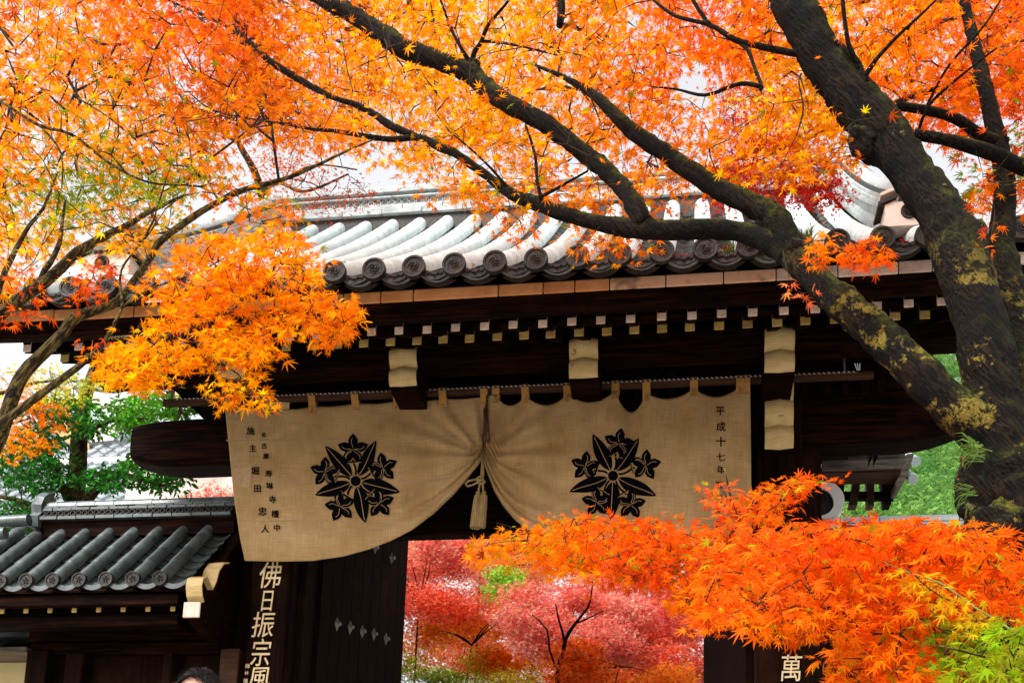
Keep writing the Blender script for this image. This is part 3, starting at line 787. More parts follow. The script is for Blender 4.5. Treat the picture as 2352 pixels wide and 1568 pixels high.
# crests
def crest(cx,cy,R,leaves,flowers,name):
    blk=MB(); wht=MB(); o1=.007; o2=.009
    def P(r,a): return (cx+r*R*math.sin(a),cy-r*R*math.cos(a))
    def poly(pts,o,bb):
        # fan from centroid, with mid ring so it hugs the cloth
        n=len(pts); gx=sum(p[0] for p in pts)/n; gy=sum(p[1] for p in pts)/n
        vs=[cpt(gx,gy,o)]+[cpt(gx+(p[0]-gx)*.5,gy+(p[1]-gy)*.5,o) for p in pts]+[cpt(p[0],p[1],o) for p in pts]
        fs=[(0,1+i,1+(i+1)%n) for i in range(n)]+[(1+i,1+n+i,1+n+(i+1)%n,1+(i+1)%n) for i in range(n)]
        bb.add(vs,fs)
    def line(pts,w,o,bb):
        vs=[]
        for i,(u,v) in enumerate(pts):
            a=pts[max(0,i-1)];c=pts[min(len(pts)-1,i+1)]; dx,dy=c[0]-a[0],c[1]-a[1]; L=math.hypot(dx,dy) or 1
            nx,ny=-dy/L*w/2,dx/L*w/2; vs+=[cpt(u+nx,v+ny,o),cpt(u-nx,v-ny,o)]
        bb.add(vs,[(2*i,2*i+1,2*i+3,2*i+2) for i in range(len(pts)-1)])
    for (dg,ln,wd,bend) in leaves:
        wd*=1.2; a=math.radians(dg); L=[];Rr=[];mid=[]
        for i in range(13):
            t=i/12; r=(.13+t*(ln-.13)); w=wd*(math.sin(math.pi*min(1,t**.85))**.8)*(1-.15*t)
            off=bend*math.sin(t*math.pi*1.0)*.5+bend*.4*math.sin(t*2*math.pi)
            aa=a
            ux,uy=math.sin(aa),-math.cos(aa); nx,ny=math.cos(aa),math.sin(aa)
            c=(cx+R*(r*ux+off*nx),cy+R*(r*uy+off*ny)); mid.append(c)
            if 0<i: L.append((c[0]+nx*w*R,c[1]+ny*w*R)); Rr.append((c[0]-nx*w*R,c[1]-ny*w*R))
        # triangulate strip between both sides
        vs=[cpt(*P(.12,a),o1)]
        for l,m_,r in zip(L,mid[1:],Rr): vs+=[cpt(*l,o1),cpt(*m_,o1),cpt(*r,o1)]
        fs=[(0,1,2),(0,2,3)]+[(1+3*i+k,1+3*(i+1)+k,1+3*(i+1)+k+1,1+3*i+k+1) for i in range(len(L)-1) for k in(0,1)]
        blk.add(vs,fs); line(mid[:-1],1.25,o2,wht)
    for (dg,ds,fr,rot) in flowers:
        fr*=1.06; a=math.radians(dg); fx,fy=P(ds,a)
        st=[(cx+(fx-cx)*t,cy+(fy-cy)*t) for t in [.14,.3,.45,.6,.68]]
        st=[(x+3*math.sin(i*1.3)*math.cos(a),y+3*math.sin(i*1.3)*math.sin(a)) for i,(x,y) in enumerate(st)]
        line(st,4.6,o1,blk); c=st[-2]
        line([(c[0]-12*math.cos(a),c[1]-12*math.sin(a)),(c[0]+12*math.cos(a),c[1]+12*math.sin(a))],4.2,o1+.0006,blk)
        # five pointed blossom
        pts=[]
        for k in range(5):
            th=a+math.radians(rot)+k*2*math.pi/5
            for (da,rr) in ((-36,.56),(-24,.80),(-10,.98),(0,1.14),(10,.98),(24,.80)):
                q=th+math.radians(da); pts.append((fx+fr*R*rr*math.sin(q),fy-fr*R*rr*math.cos(q)))
        poly(pts,o1+.0003,blk)
        for k in range(5):
            th=a+math.radians(rot)+k*2*math.pi/5
            line([(fx+fr*R*(.12+.7*t)*math.sin(th+.25*math.sin(t*3)*(1 if k%2 else -1)),fy-fr*R*(.12+.7*t)*math.cos(th+.25*math.sin(t*3)*(1 if k%2 else -1))) for t in [0,.25,.5,.75,1]],1.0,o2,wht)
        bx,by=fx-math.sin(a)*fr*R*.62,fy+math.cos(a)*fr*R*.62
        line([(bx+fr*R*.62*math.sin(a+math.radians(q))*1.0,by-fr*R*.62*math.cos(a+math.radians(q))) for q in range(-80,81,20)],1.0,o2,wht)
        line([(fx-math.sin(a)*fr*R*.95+math.cos(a)*t*16,fy+math.cos(a)*fr*R*.95+math.sin(a)*t*16-abs(t)*0) for t in(-1,-.5,0,.5,1)],1.0,o2,wht)
    cc=[P(.115,2*math.pi*k/20) for k in range(20)]; poly(cc,o1+.001,blk)
    line([P(.125,2*math.pi*k/24) for k in range(25)],1.6,o2+.001,wht)
    o=blk.build('crest',M['ink'],cur); wht.build('crest_vein',M['seam'],o)
crest(817,1104,102,[(27,1.02,.135,.03),(104,1.03,.155,.0),(167,.97,.155,-.03),(251,.97,.145,-.02),(319,1.05,.135,.0)],
      [(-5,.71,.30,5),(64,.68,.29,0),(133,.73,.29,8),(211,.67,.30,-5),(286,.72,.29,3)],'crest')
crest(1408,1092,102,[(35,1.03,.15,.02),(115,1.08,.15,.03),(183,1.0,.165,0),(250,1.05,.145,-.03),(334,1.05,.15,.0)],
      [(10,.73,.30,0),(72,.77,.30,5),(148,.76,.29,0),(212,.70,.29,0),(289,.66,.29,5)],'crest')
# lettering
def glyph(ch,size,italic=0):
    cu=bpy.data.curves.new('glyph','FONT'); cu.body=ch; cu.size=size; cu.align_x='CENTER'; cu.align_y='CENTER'; cu.resolution_u=3; cu.offset=0
    o=bpy.data.objects.new('glyph',cu); COL.objects.link(o); bpy.context.view_layer.update()
    me=bpy.data.meshes.new_from_object(o.evaluated_get(bpy.context.evaluated_depsgraph_get()))
    vs=[tuple(v.co[:2]) for v in me.vertices]; fs=[tuple(p.vertices) for p in me.polygons]
    bpy.data.objects.remove(o); bpy.data.curves.remove(cu); bpy.data.meshes.remove(me)
    if vs:
        x0=min(v[0] for v in vs);x1=max(v[0] for v in vs);y0=min(v[1] for v in vs);y1=max(v[1] for v in vs)
        vs=[(x-(x0+x1)/2,y-(y0+y1)/2) for x,y in vs]
        h=max(x1-x0,y1-y0) or 1; vs=[(x*size/h,y*size/h) for x,y in vs]
    return vs,fs
def inkchar(ch,u,v,px,tilt=0,parent=None,m=None,o=.007,name='character'):
    vs,fs=glyph(ch,px); c,s=math.cos(tilt),math.sin(tilt); b=MB()
    for q_,(a_,b_) in enumerate(((-.35,0),(.35,0),(0,.3),(0,-.3))): b.add([cpt(u+a_+x*c+y*s,v+b_-(y*c-x*s),o+.0004*q_) for x,y in vs],fs)
    return b.build(name,M['ink'],cur)
z=180/706*.9408; ox,oy=560*.9408,980*.9408
for ch,x,y,px in (('施',203,280,76),('主',222,445,68),('堀',246,660,76),('田',268,832,66),('忠',316,1048,80),('人',342,1215,74),
                  ('名',326,318,46),('古',333,424,52),('屋',350,522,54),('寿',376,688,66),('琳',385,805,66),('寺',412,935,66),('檀',438,1072,70),('中',455,1206,66)):
    inkchar(ch,ox+x*z,oy+y*z,px*z)
for ch,zx,zy,px in (('平',298,1245,60),('成',303,1350,62),('十',303,1450,66),('七',303,1553,58)):
    inkchar(ch,(1650+zx*.36355)*.9408,(550+zy*.36355)*.9408,px*.342)
for ch,zx,zy,px in (('年',302,135,54),('四',292,238,46),('月',288,328,50),('吉',280,415,48),('日',280,500,44)):
    inkchar(ch,(1650+zx*.36355)*.9408,(1097+zy*.36355)*.9408,px*.342)
# light patches on the left border
for (us,vs_) in (((520,546,548,522),(945,947,966,962)),((535,580,575,546),(1070,1068,1120,1119))):
    b=MB(); b.add([cpt(u,v,.004) for u,v in zip(us,vs_)],[(0,1,2,3)]); b.build('cloth_patch',M['seam'],cur)
# cords and tassels
cz=thing('tasselled_cord',cpt(1118,905,.05),'knotted tan cord with two long tassels hanging at the curtain opening','cord')
b=MB(); P=[(1118,908),(1119,950),(1116,1000),(1112,1040)]
b.tube([cpt(u,v,.03) for u,v in P],.008,6)
b.tube([cpt(u,v,.045) for u,v in ((1117,945),(1122,975),(1124,1010),(1121,1018),(1115,1005),(1112,975),(1117,945))],.007,6)
b.tube([cpt(u,v,.05) for u,v in ((1113,938),(1113,960),(1118,990))],.011,6)
b.build('tie_cord',M['brcord'],cz,smooth=True)
def cp2(u,v,o): return at(u,v,YC-.10-o)
b=MB()
b.tube([cp2(u,v,.0) for u,v in ((1108,1048),(1107,1075),(1105,1098),(1102,1112),(1099,1128))],.0095,7)
b.tube([cp2(u,v,.01) for u,v in ((1110,1062),(1110,1085),(1108,1102),(1110,1128))],.0095,7)
b.tube([cp2(u,v,.02) for u,v in ((1106,1101),(1090,1101),(1076,1104),(1069,1111),(1074,1116),(1086,1113),(1098,1106),(1110,1100),(1114,1106),(1108,1112),(1098,1108),(1096,1098),(1104,1093),(1110,1100))],.0095,7)
b.build('knotted_cord',M['cord'],cz,smooth=True)
for u0 in (1099,1112):
    b=MB(); c1=cp2(u0,1127,0); top=Vector(c1); hgt=float(c1[2]-cp2(u0-4,1208,0)[2]); rr=[.010,.018,.020,.030,.034,.037,.040]; zz=[0,.03,.045,.06,.15,.3,1]
    n=22; vs=[];fs=[]
    dx=-.012
    for i,(r,t) in enumerate(zip(rr,zz)):
        q=t if t<.1 else t
        z_=t if i<4 else t; hh=[0,.012,.03,.045,.10,.2,hgt][i]
        for k in range(n):
            a=2*math.pi*k/n; r_=r*(1+(.06 if k%2 else -.06)*(i>2)); vs.append((top.x+dx*hh/.2+r_*math.cos(a),top.y+r_*math.sin(a),top.z-hh-(random.uniform(0,.02) if i==6 else 0)))
    for i in range(6):
        for k in range(n): fs.append((i*n+k,i*n+(k+1)%n,(i+1)*n+(k+1)%n,(i+1)*n+k))
    fs.append(tuple(range(6*n,7*n))); b.add(vs,fs); b.build('tassel',M['cord'],cz)
# ================================================================ name boards on the posts
def board(X,Y,w,z0,z1,label,chars,small=None,seal=None):
    t=thing('name_board',(X,Y,z0),label,'sign','name boards on the gate posts')
    b=MB(); b.box(X-w/2,X+w/2,Y-.03,Y,z0,z1,.008); b.build('plank',M['woodz'],t)
    for ch,u,v,pw,ph in chars:
        vs,fs=glyph(ch,1.0); c=at(u,v,Y-.034); s=float(np.linalg.norm(at(u+1,v,Y-.034)-c))
        k=.03
        # slight brush slant, doubled outline for body
        bb=MB(); P=[]
        for x,y in vs:
            P.append((c[0]+(x*pw+.10*y*pw)*s,Y-.036+0*x,c[2]+y*ph*s))
        bb.add(P,fs); P2=[(x,y_-.0,z) for x,y_,z in P]
        o=bb.build('gilt_character',M['gold'],t)
        md=o.modifiers.new('s','SOLIDIFY'); md.thickness=.006; md.offset=1
    for ch,u,v,px in (small or []):
        vs,fs=glyph(ch,1.0); c=at(u,v,Y-.034); s=float(np.linalg.norm(at(u+1,v,Y-.034)-c)); bb=MB(); bb.add([(c[0]+x*px*s,Y-.035,c[2]+y*px*s) for x,y in vs],fs); bb.build('signature_character',M['gold'],t)
    return t
k=200/989*.9408
def sg(x,y): return (560*.9408+x*k,1350*.9408+y*k)
board(-3.60,9.10,.33,3.0,5.9,'tall dark board with gilt brush characters on the left gate post',
  [('佛',*sg(497,262),50,60),('日',*sg(462,575),30,46),('振',*sg(412,860),50,58),('宗',*sg(385,1195),44,62),('風',*sg(370,1500),50,50)],
  [('禅',*sg(218,1358),11),('林',*sg(208,1442),9),('瑞',*sg(196,1535),10)])
board(.86,9.10,.34,3.0,5.9,'tall dark board with one pale brush character showing on the right gate post',[('萬',(1650+775*.36355)*.9408,(1097+1465*.36355)*.9408,50,64)])
# ================================================================ left door leaf, swung inwards
dr=MB()
hx,hy=-3.36,9.62; al=math.radians(79); L=1.75; dx_,dy_=math.cos(al),math.sin(al)
door=bpy.data.objects.new('door_leaf',None)
def dpt(s,o,z): return (hx+dx_*s-dy_*o*-1*-1,hy+dy_*s+dx_*o,z)
def dbox(s0,s1,o0,o1,z0,z1,name,m,parent):
    b=MB(); b.add([ (hx+dx_*s+dy_*o, hy+dy_*s-dx_*o, z) for z in(z0,z1) for o in(o0,o1) for s in(s0,s1)],[(0,2,3,1),(4,5,7,6),(0,1,5,4),(1,3,7,5),(3,2,6,7),(2,0,4,6)])
    return b.build(name,m,parent)
dl=dbox(0,L,-.04,.02,1.6,6.5,'door_leaf',M['woodz'],gate)
for i in range(9):
    s0=i*L/9; dbox(s0+.004,s0+L/9-.004,.021,.04,1.62,6.48,'door_plank',M['woodz'],dl)
def stud(s,z):
    b=MB(); c=lambda a,bz,o:(hx+dx_*(s+a)+dy_*o,hy+dy_*(s+a)-dx_*o,z+bz)
    b.add([c(-.05,0,.042),c(0,.07,.042),c(.05,0,.042),c(0,-.07,.042),c(0,0,.075)],[(0,1,4),(1,2,4),(2,3,4),(3,0,4)])
    b.add([c(.02*math.cos(a),.02*math.sin(a),.078) for a in [k*math.pi/3 for k in range(6)]],[tuple(range(6))])
    b.build('diamond_stud',M['iron'],dl)
def door_s(u,v):
    r=ray(u,v); # C0+t r on plane: (p-h).n=0, n=(dy,-dx)
    t=((hx-C0[0])*dy_-(hy-C0[1])*dx_)/(r[0]*dy_-r[1]*dx_); p=C0+t*r; return (p[0]-hx)*dx_+(p[1]-hy)*dy_, float(p[2])
for u,v in ((765,1433),(795,1441),(823,1450),(850,1456),(878,1467),(853,1258),(891,1282)):
    s,z_=door_s(u,v); print('stud',round(s,2),round(z_,2)); 
    if -.2<s<4: stud(s,z_)
s,z_=door_s(898,1500); print('door far edge',s)
# right leaf (hidden behind the maple)
b=MB(); hx2=2*GX+3.36
b.add([(hx2-math.cos(al)*s,hy+math.sin(al)*s,z) for z in(1.6,5.5) for s in(0,L)]+[(hx2-math.cos(al)*s+.06,hy+math.sin(al)*s,z) for z in(1.6,5.5) for s in(0,L)],[(0,1,3,2),(4,5,7,6),(0,1,5,4),(2,3,7,6),(0,2,6,4),(1,3,7,5)])
b.build('door_leaf',M['woodz'],gate)
# jamb between post and door
beam('door_jamb',-3.46,-3.36,9.3,9.6,1.5,5.5,M['woodz'])
# ================================================================ left wing wall with its own tiled roof
wing=thing('wing_wall',(-5.6,9.2,1.5),'dark timber side wall with a small slate tiled roof left of the gate','wall')
WX1=-4.05; WX0=-6.35   # roof from left to verge
WE=8.45; WR=9.35
pe=at(372,1330,WE); z_e=float(pe[2]); zt=zat(372,1211,WR); print('wing eave',pe,'top',zt, 'pitch px', )
WP=float(xat(371,1330,WE)-xat(65,1330,WE))/5; Xd0=xat(371,1330,WE); print('WP',WP)
wsl=(zt-z_e)/(WR-WE); th=math.atan(wsl)
def wseg(rad,L,n=8):
    b=MB(); vs=[];fs=[]
    for (y,r) in ((0,rad*.96),(.008,rad*1.03),(L,rad*.95)):
        for k in range(n+1): a=math.pi*(-.1+1.2*k/n); vs.append((r*math.cos(a),y,r*math.sin(a)))
    for i in range(2):
        for k in range(n): fs.append((i*(n+1)+k,i*(n+1)+k+1,(i+1)*(n+1)+k+1,(i+1)*(n+1)+k))
    b.add(vs,fs); return b
SL=math.hypot(WR-WE,zt-z_e); ns=4; WSEG=wseg(.056,SL/ns+.02).mesh('round_tile',M['walltile'],smooth=True)
wp=MB(); 
for (y,dz) in ((0,.0),(.14,-.012)):
    pass
def wpan(W=.112):
    b=MB(); n=6; vs=[];fs=[]
    for (y,dz) in ((0,0),(.15,-.012)):
        for k in range(n+1): x=-W+2*W*k/n; vs.append((x,y,-.062+.05*(x/W)**2+dz+.018))
    for k in range(n): fs.append((k,k+1,n+2+k,n+1+k))
    o=len(vs)
    for k in range(n+1): x=-W+2*W*k/n; vs.append((x,0,-.062+.05*(x/W)**2))
    for k in range(n): fs.append((k,o+k,o+k+1,k+1))
    b.add(vs,fs); return b
WPAN=wpan().mesh('pan_tile',M['walltile'])
WD=disc(.064,.03,24,0,12)
for k in range(5):
    a=2*math.pi*k/5; WD.tube([(.006*math.cos(a),-.003,.006*math.sin(a)),(.026*math.cos(a),-.004,.026*math.sin(a))],[.004,.008],5)
WDM=WD.mesh('eave_disc',M['darktile'])
VX=xat(427,1395,8.42)
for k in range(-13,1):
    X=Xd0+k*WP
    if k<=0 :
        for s in range(ns):
            a=s*SL/ns; inst(WSEG,'round_tile',wing,None,mat4=Matrix.Translation((X,WE+a*math.cos(th),z_e+a*math.sin(th)))@Matrix.Rotation(th,4,'X')@Matrix.Rotation(random.uniform(-.01,.01),4,'Z'))
        inst(WDM,'eave_disc',wing,(X,WE-.035,z_e),(0,random.uniform(-1,1),0))
    for s in range(7):
        a=.02+s*(SL-.05)/7
        inst(WPAN,'pan_tile',wing,None,mat4=Matrix.Translation((X+WP/2,WE+a*math.cos(th),z_e-.005+a*math.sin(th)))@Matrix.Rotation(th-.03,4,'X')@Matrix.Rotation(random.uniform(-.02,.02),4,'Z'))
    b=MB(); vs=[]
    for q in range(9):
        x=-.112+.224*q/8; r=(x/.112)**2; vs+=[(X+WP/2+x,WE-.02,z_e-.045+.04*r),(X+WP/2+x,WE-.02,z_e-.088+.05*r)]
    b.add(vs,[(2*i,2*i+1,2*i+3,2*i+2) for i in range(8)]); b.build('eave_pan',M['walltile'],wing)
xL=WX0-1.2; xR=VX+.0
b=MB(); b.add([(xL,WE,z_e-.10),(xR,WE,z_e-.10),(xR,WR+.05,zt-.06),(xL,WR+.05,zt-.06),(xL,2*WR+.1-WE,z_e-.10),(xR,2*WR+.1-WE,z_e-.10)],[(0,1,2,3),(3,2,5,4)]); b.build('roof_deck',M['wood'],wing)
def wcourse(z0,z1,half,step,off,name,rnd=False):
    x=xr0-off*step
    while x<xR:
        a=max(x,xr0); e=min(x+step,xR)
        if e-a>.03:
            b=MB(); j=random.uniform(-.003,.003)
            if rnd: b.sweep([(half*math.cos(q*math.pi/7),z0+(z1-z0)*math.sin(q*math.pi/7)) for q in range(8)],[((a+.002,WR+j,0),(0,1,0),(0,0,1)),((e-.002,WR+j,.0),(0,1.04,0),(0,0,1))])
            else: b.box(a+.002,e-.002,WR-half+j,WR+half,z0,z1,.004)
            b.build(name,M['walltile'],wing)
        x+=step
xr0=xat(112,1190,WR); hz=zat(300,1148,WR)-zat(300,1213,WR); B=zt+.035; print('wing ridge h',hz,xr0)
wcourse(B,B+.035,.17,.185,0,'ridge_tile')
b=MB(); b.box(xr0,xR,WR-.12,WR+.12,B-.15,B+.145); b.build('ridge_core',M['wood'],wing); wb_=MB(); wb_.box(-4.05,-3.72,9.3,9.36,1.5,5.25); wb_.build('side_panel',M['woodz'],wing)
RG2=ring(.026,.019,'x').mesh('ridge_rosette',M['darktile'])
x=xr0+.03
while x<xR-.03: inst(RG2,'ridge_rosette',wing,(x,WR-.125,B+.068)); x+=.058
wcourse(B+.100,B+.128,.135,.185,.4,'ridge_tile'); wcourse(B+.131,B+.155,.12,.185,.1,'ridge_tile'); wcourse(B+.158,B+.235,.10,.185,.3,'ridge_cap',True)
# ridge end ornament: stacked scroll tile
b=MB(); 
P=[(-.0,-.06),(.20,-.06),(.23,.02),(.19,.08),(.21,.14),(.17,.22),(.11,.28),(.05,.30),(0,.24)]
prof2=[(-.17,-.06),(.17,-.06),(.19,.03),(.14,.08),(.16,.15),(.12,.24),(.06,.30),(0,.33),(-.06,.30),(-.12,.24),(-.16,.15),(-.14,.08),(-.19,.03)]
b.sweep(prof2,[((xr0-.09,WR,B),(0,1,0),(0,0,1)),((xr0-.05,WR,B),(0,1.08,0),(0,0,1.04)),((xr0+.01,WR,B),(0,1,0),(0,0,1))]); b.build('ridge_end_tile',M['walltile'],wing)
b=MB(); x_=xr0-.10; b.tube([(x_+.10,WR-.30,zt-.02),(x_-.16,WR-.30,zt-.03)],.055,10); b.build('verge_roll',M['walltile'],wing,smooth='auto')
b=MB(); b.tube([(x_+.02,WR-.50,zt-.22),(x_-.30,WR-.50,zt-.24)],.052,10); b.build('verge_roll',M['walltile'],wing,smooth='auto')
# timber under the wing roof
def wb(x0,x1,y0,y1,z0,z1,name,m='wood',bev=.008):
    b=MB(); b.box(x0,x1,y0,y1,z0,z1,bev); return b.build(name,M[m],wing)
wb(xL,xR-.1,WE+.03,WE+.10,z_e-.20,z_e-.105,'eave_board')
zr=zat(230,1396,WE+.12)
for k in range(-10,2):
    X=xat(397,1393,WE+.12)+(k-1)*(xat(397,1393,WE+.12)-xat(60,1395,WE+.12))/6
    if X<xL: continue
    r=MB(); r.sweep([(-.021,-.032),(.021,-.032),(.021,.032),(-.021,.032)],[((X,WE+.13,zr),(1,0,0),(0,0,1)),((X,WE+.7,zr+.35),(1,0,0),(0,0,1))]); ro=r.build('rafter',M['wood'],wing)
    e=MB(); e.box(X-.022,X+.022,WE+.118,WE+.128,zr-.033,zr+.033,.004); e.build('painted_end',M['ochre'],ro)
wb(xL,xR-.15,WE+.16,WE+.30,zr-.14,zr-.045,'wall_plate')
xw0=xat(64,1540,9.15)
wb(xw0,-3.7,9.25,9.33,1.5,zr,'wall_board','woodz',0)
wb(xw0,-3.95,9.16,9.26,zat(300,1500,9.16),zat(300,1478,9.16)+.02,'rail')
wb(xw0,-3.95,9.1,9.26,zat(300,1470,9.16),zat(300,1440,9.16),'rail')
for u0,u1,mm in ((60,108,'woodz'),(150,190,'woodz'),(375,395,'woodz'),(505,548,'railwood')):
    x0=xat(u0,1540,9.12);x1=xat(u1,1540,9.12); top=zat(100,1500,9.12) if u0 in(150,375) else zr-.2
    wb(x0,x1,9.10,9.24,1.5,top,'wall_post','woodz' if mm=='woodz' else mm)
# carved verge board with pale edge (scrolls)
def vp_(u,v): p=at(u,v,WE+.06); return (float(p[0]),float(p[2]))
# board is a plate in the Y-Z plane at X=VX : outline given as (Y,Z)
ze=z_e
out=[(WE-.04,ze-.34),(WE-.05,ze-.22),(WE+.02,ze-.20),(WE-.02,ze-.16),(WE-.05,ze-.08),(WE-.03,ze-.01),(WE+.05,ze+.03),(WE+.13,ze-.01),(WE+.17,ze-.03),(WE+.22,ze+.05),(WE+.26,ze+.16),(WE+.34,ze+.25),(WE+.45,ze+.30),(WR,zt+.02),(WR+.3,zt-.05),(WR+.3,ze-.30),(WE+.5,ze-.42),(WE+.25,ze-.38)]
b=MB(); n=len(out)
b.add([(VX,y,z) for y,z in out]+[(VX+.08,y,z) for y,z in out],[tuple(range(n)),tuple(range(2*n-1,n-1,-1))]+[(i,(i+1)%n,n+(i+1)%n,n+i) for i in range(n)])
vb=b.build('verge_board',M['wood'],wing)
e=MB()
prof=out[2:13]; vs=[];
for y,z in prof: vs+=[(VX-.006,y-.006,z+.004),(VX+.13,y-.006,z+.004)]
e.add(vs,[(2*i,2*i+1,2*i+3,2*i+2) for i in range(len(prof)-1)]); eo=e.build('painted_edge',M['nose'],vb); md=eo.modifiers.new('s','SOLIDIFY'); md.thickness=.012
e=MB(); e.box(VX-.008,VX+.135,WE-.062,WE-.045,ze-.345,ze-.215,.006); e.build('painted_end',M['cream'],vb)
# ================================================================ low wall further left
lw=thing('garden_wall',(-6.6,10.6,1.5),'ochre plastered garden wall with a weathered board coping at the lower left corner','wall')
def lb(x0,x1,y0,y1,z0,z1,name,m,bev=.006):
    b=MB(); b.box(x0,x1,y0,y1,z0,z1,bev); return b.build(name,M[m],lw)
YW=9.7; xw=xat(62,1530,YW)
lb(-12,xw+.1,YW,YW+.3,1.5,zat(30,1500,YW),'plaster_panel','ochrewall')
lb(-12,xw+.2,YW-.35,YW+.3,zat(30,1497,YW-.35),zat(30,1484,YW-.35),'coping_board','greywood')
lb(-12,xw+.15,YW-.25,YW+.2,zat(30,1462,YW-.25),zat(30,1450,YW-.25),'coping_board','walltile')
lb(-12,xw+.12,YW-.2,YW+.2,zat(30,1444,YW-.2),zat(30,1437,YW-.2),'coping_board','walltile')
lb(-12,xw+.1,YW+.02,YW+.25,zat(30,1499,YW),zat(30,1385,YW),'upper_board','woodz')
for k in range(24):
    X=xw-.1-.22*k; b=MB(); b.sweep([(.05*math.cos(q*math.pi/6),.05*math.sin(q*math.pi/6)) for q in range(7)],[((X,YW-.38,zat(30,1486,YW-.35)),(1,0,0),(0,0,1)),((X,YW+.05,zat(30,1452,YW)),(1,0,0),(0,0,1))]); b.build('round_tile',M['walltile'],lw)
p=at(40,1428,9.6); lb(float(p[0])-.5,float(p[0])+.10,9.6,9.7,float(p[2])-.04,float(p[2])+.05,'beam_end','ochre')
# ================================================================ halls behind, right side structures
def hallroof(root,p0,ux,L,slope_dir,D,rollp,m='fartile',rows=14,r=.07):
    """tiled plane: p0 lower-left corner, ux unit along eave, slope_dir unit up the slope"""
    p0=Vector(p0);ux=Vector(ux).normalized();sd=Vector(slope_dir).normalized();n=ux.cross(sd).normalized()
    if n.z<0:n=-n
    b=MB(); b.add([p0-n*.05,p0+ux*L-n*.05,p0+ux*L+sd*D-n*.05,p0+sd*D-n*.05],[(0,1,2,3)])
    k=0
    stp=D/rows
    nn=int(L/rollp)
    for i in range(nn+1):
        for j in range(rows):
            a=p0+ux*(i*rollp)+sd*(j*stp); c=a+sd*(stp*1.02)
            b.sweep([(r*math.cos(q*math.pi/5),r*math.sin(q*math.pi/5)+.02) for q in range(6)],[(a,ux,n),(c-n*.015,ux*.92,n*.92)],cap=True)
            if i<nn:
                o=a+ux*.5*rollp; w=rollp/2-r*.7
                b.add([o-ux*w+n*.03,o-n*.005,o+ux*w+n*.03,o+ux*w+sd*stp-n*.02+n*.03,o+sd*stp-n*.045,o-ux*w+sd*stp-n*.02+n*.03,o-ux*w-n*.03,o-n*.05,o+ux*w-n*.03],[(0,1,4,5),(1,2,3,4),(0,6,7,1),(1,7,8,2)])
    return b.build('roof_tiles',M[m],root,smooth=False,kind='stuff')
h=thing('temple_hall',(-9,16,1.5),'far temple hall with a pale tiled roof seen beyond the small wing wall roof','building')
hallroof(h,(-16.0,14.5,zat(200,1180,14.5)-.6),(1,0,0),10.1,(0,.78,.62),5.6,.30,rows=16)
b=MB(); b.box(-15.5,-6.2,15.2,19,1.5,zat(200,1180,14.5)-.75); b.build('wall',M['plaster'],h)
for k in range(5): 
    b=MB(); b.box(-15+1.9*k,-14.8+1.9*k,15.1,15.25,1.5,4.6); b.build('post',M['woodz'],h)
# second hall with a gable, seen behind the evergreen
h2=thing('gabled_hall',(-10,24,1.5),'distant hall with a white gable and cream verge boards behind the evergreen tree','building')
Y2=22
def q2(u,v,Y=Y2): return tuple(map(float,at(u,v,Y)))
b=MB(); 
a=q2(105,925);c=q2(205,1020);d_=q2(205,1062);e_=q2(100,968)
b.add([a,c,d_,e_]+[(x,y+.2,z) for x,y,z in (a,c,d_,e_)],[(0,1,2,3),(7,6,5,4),(0,4,5,1),(3,2,6,7)]); b.build('verge_board',M['orangewood'],h2)
b=MB(); a=q2(108,915);c=q2(330,960);d_=q2(215,1026); b.add([q2(105,900),q2(330,930),q2(260,1010),q2(210,1015)],[(0,1,2,3)]); 
b.build('plaster_gable',M['plaster'],h2)
hallroof(h2,(q2(-260,1130,20)[0],20,q2(-260,1130,20)[2]),(1,0,0),9.5,(0,.75,.66),5.0,.34,rows=12)
x0,y0,z0=q2(-200,1060,20.5); b=MB(); b.box(x0,x0+9,20.6,25,1.5,z0); b.build('wall',M['plaster'],h2)
h3=thing('side_hall',(-7,15,1.5),'orange timbered side building with a flat grey roof just left of the curtain','building')
Y3=12.6
def q3(u,v,Y=Y3): return tuple(map(float,at(u,v,Y)))
a=q3(400,972);c=q3(540,931)
b=MB(); b.box(a[0]-1.2,a[0]+1.4,Y3,Y3+.06,a[2],c[2]); 
for k in range(9):
    z=a[2]+(c[2]-a[2])*k/9; b.box(a[0]-1.2,a[0]+1.4,Y3-.012,Y3,z,z+(c[2]-a[2])/9-.01)
b.build('roof_edge',M['tile'],h3)
for u0,u1,mm in ((385,398,'railwood'),(402,412,'orangewood'),(416,426,'railwood'),(428,438,'orangewood'),(441,447,'walltile')):
    x0=q3(u0,900,13)[0];x1=q3(u1,900,13)[0]; b=MB(); b.box(x0,x1,13,13.1,c[2]-.1,q3(400,850,13)[2]); b.build('post',M[mm],h3)
b=MB(); b.box(a[0]-1.0,a[0]+1.2,Y3+.8,Y3+3,1.5,c[2]); b.build('wall',M['plaster'],h3)
b=MB(); P=q3(480,905,11.5); b.tube([(P[0],11.5,P[2]+.15),(P[0],11.5,P[2]+.02),(P[0]+.03,11.5,P[2]-.12)],[.13,.12,.03],10); b.tube([(P[0]-.16,11.5,P[2]+.15),(P[0]-.12,11.5,P[2]-.02),(P[0]-.02,11.5,P[2]-.14)],[.03,.03,.02],6)
tag(b.build('bronze_bell',M['darktile']),'small dark bell hanging under the left eave beside the curtain','bell')
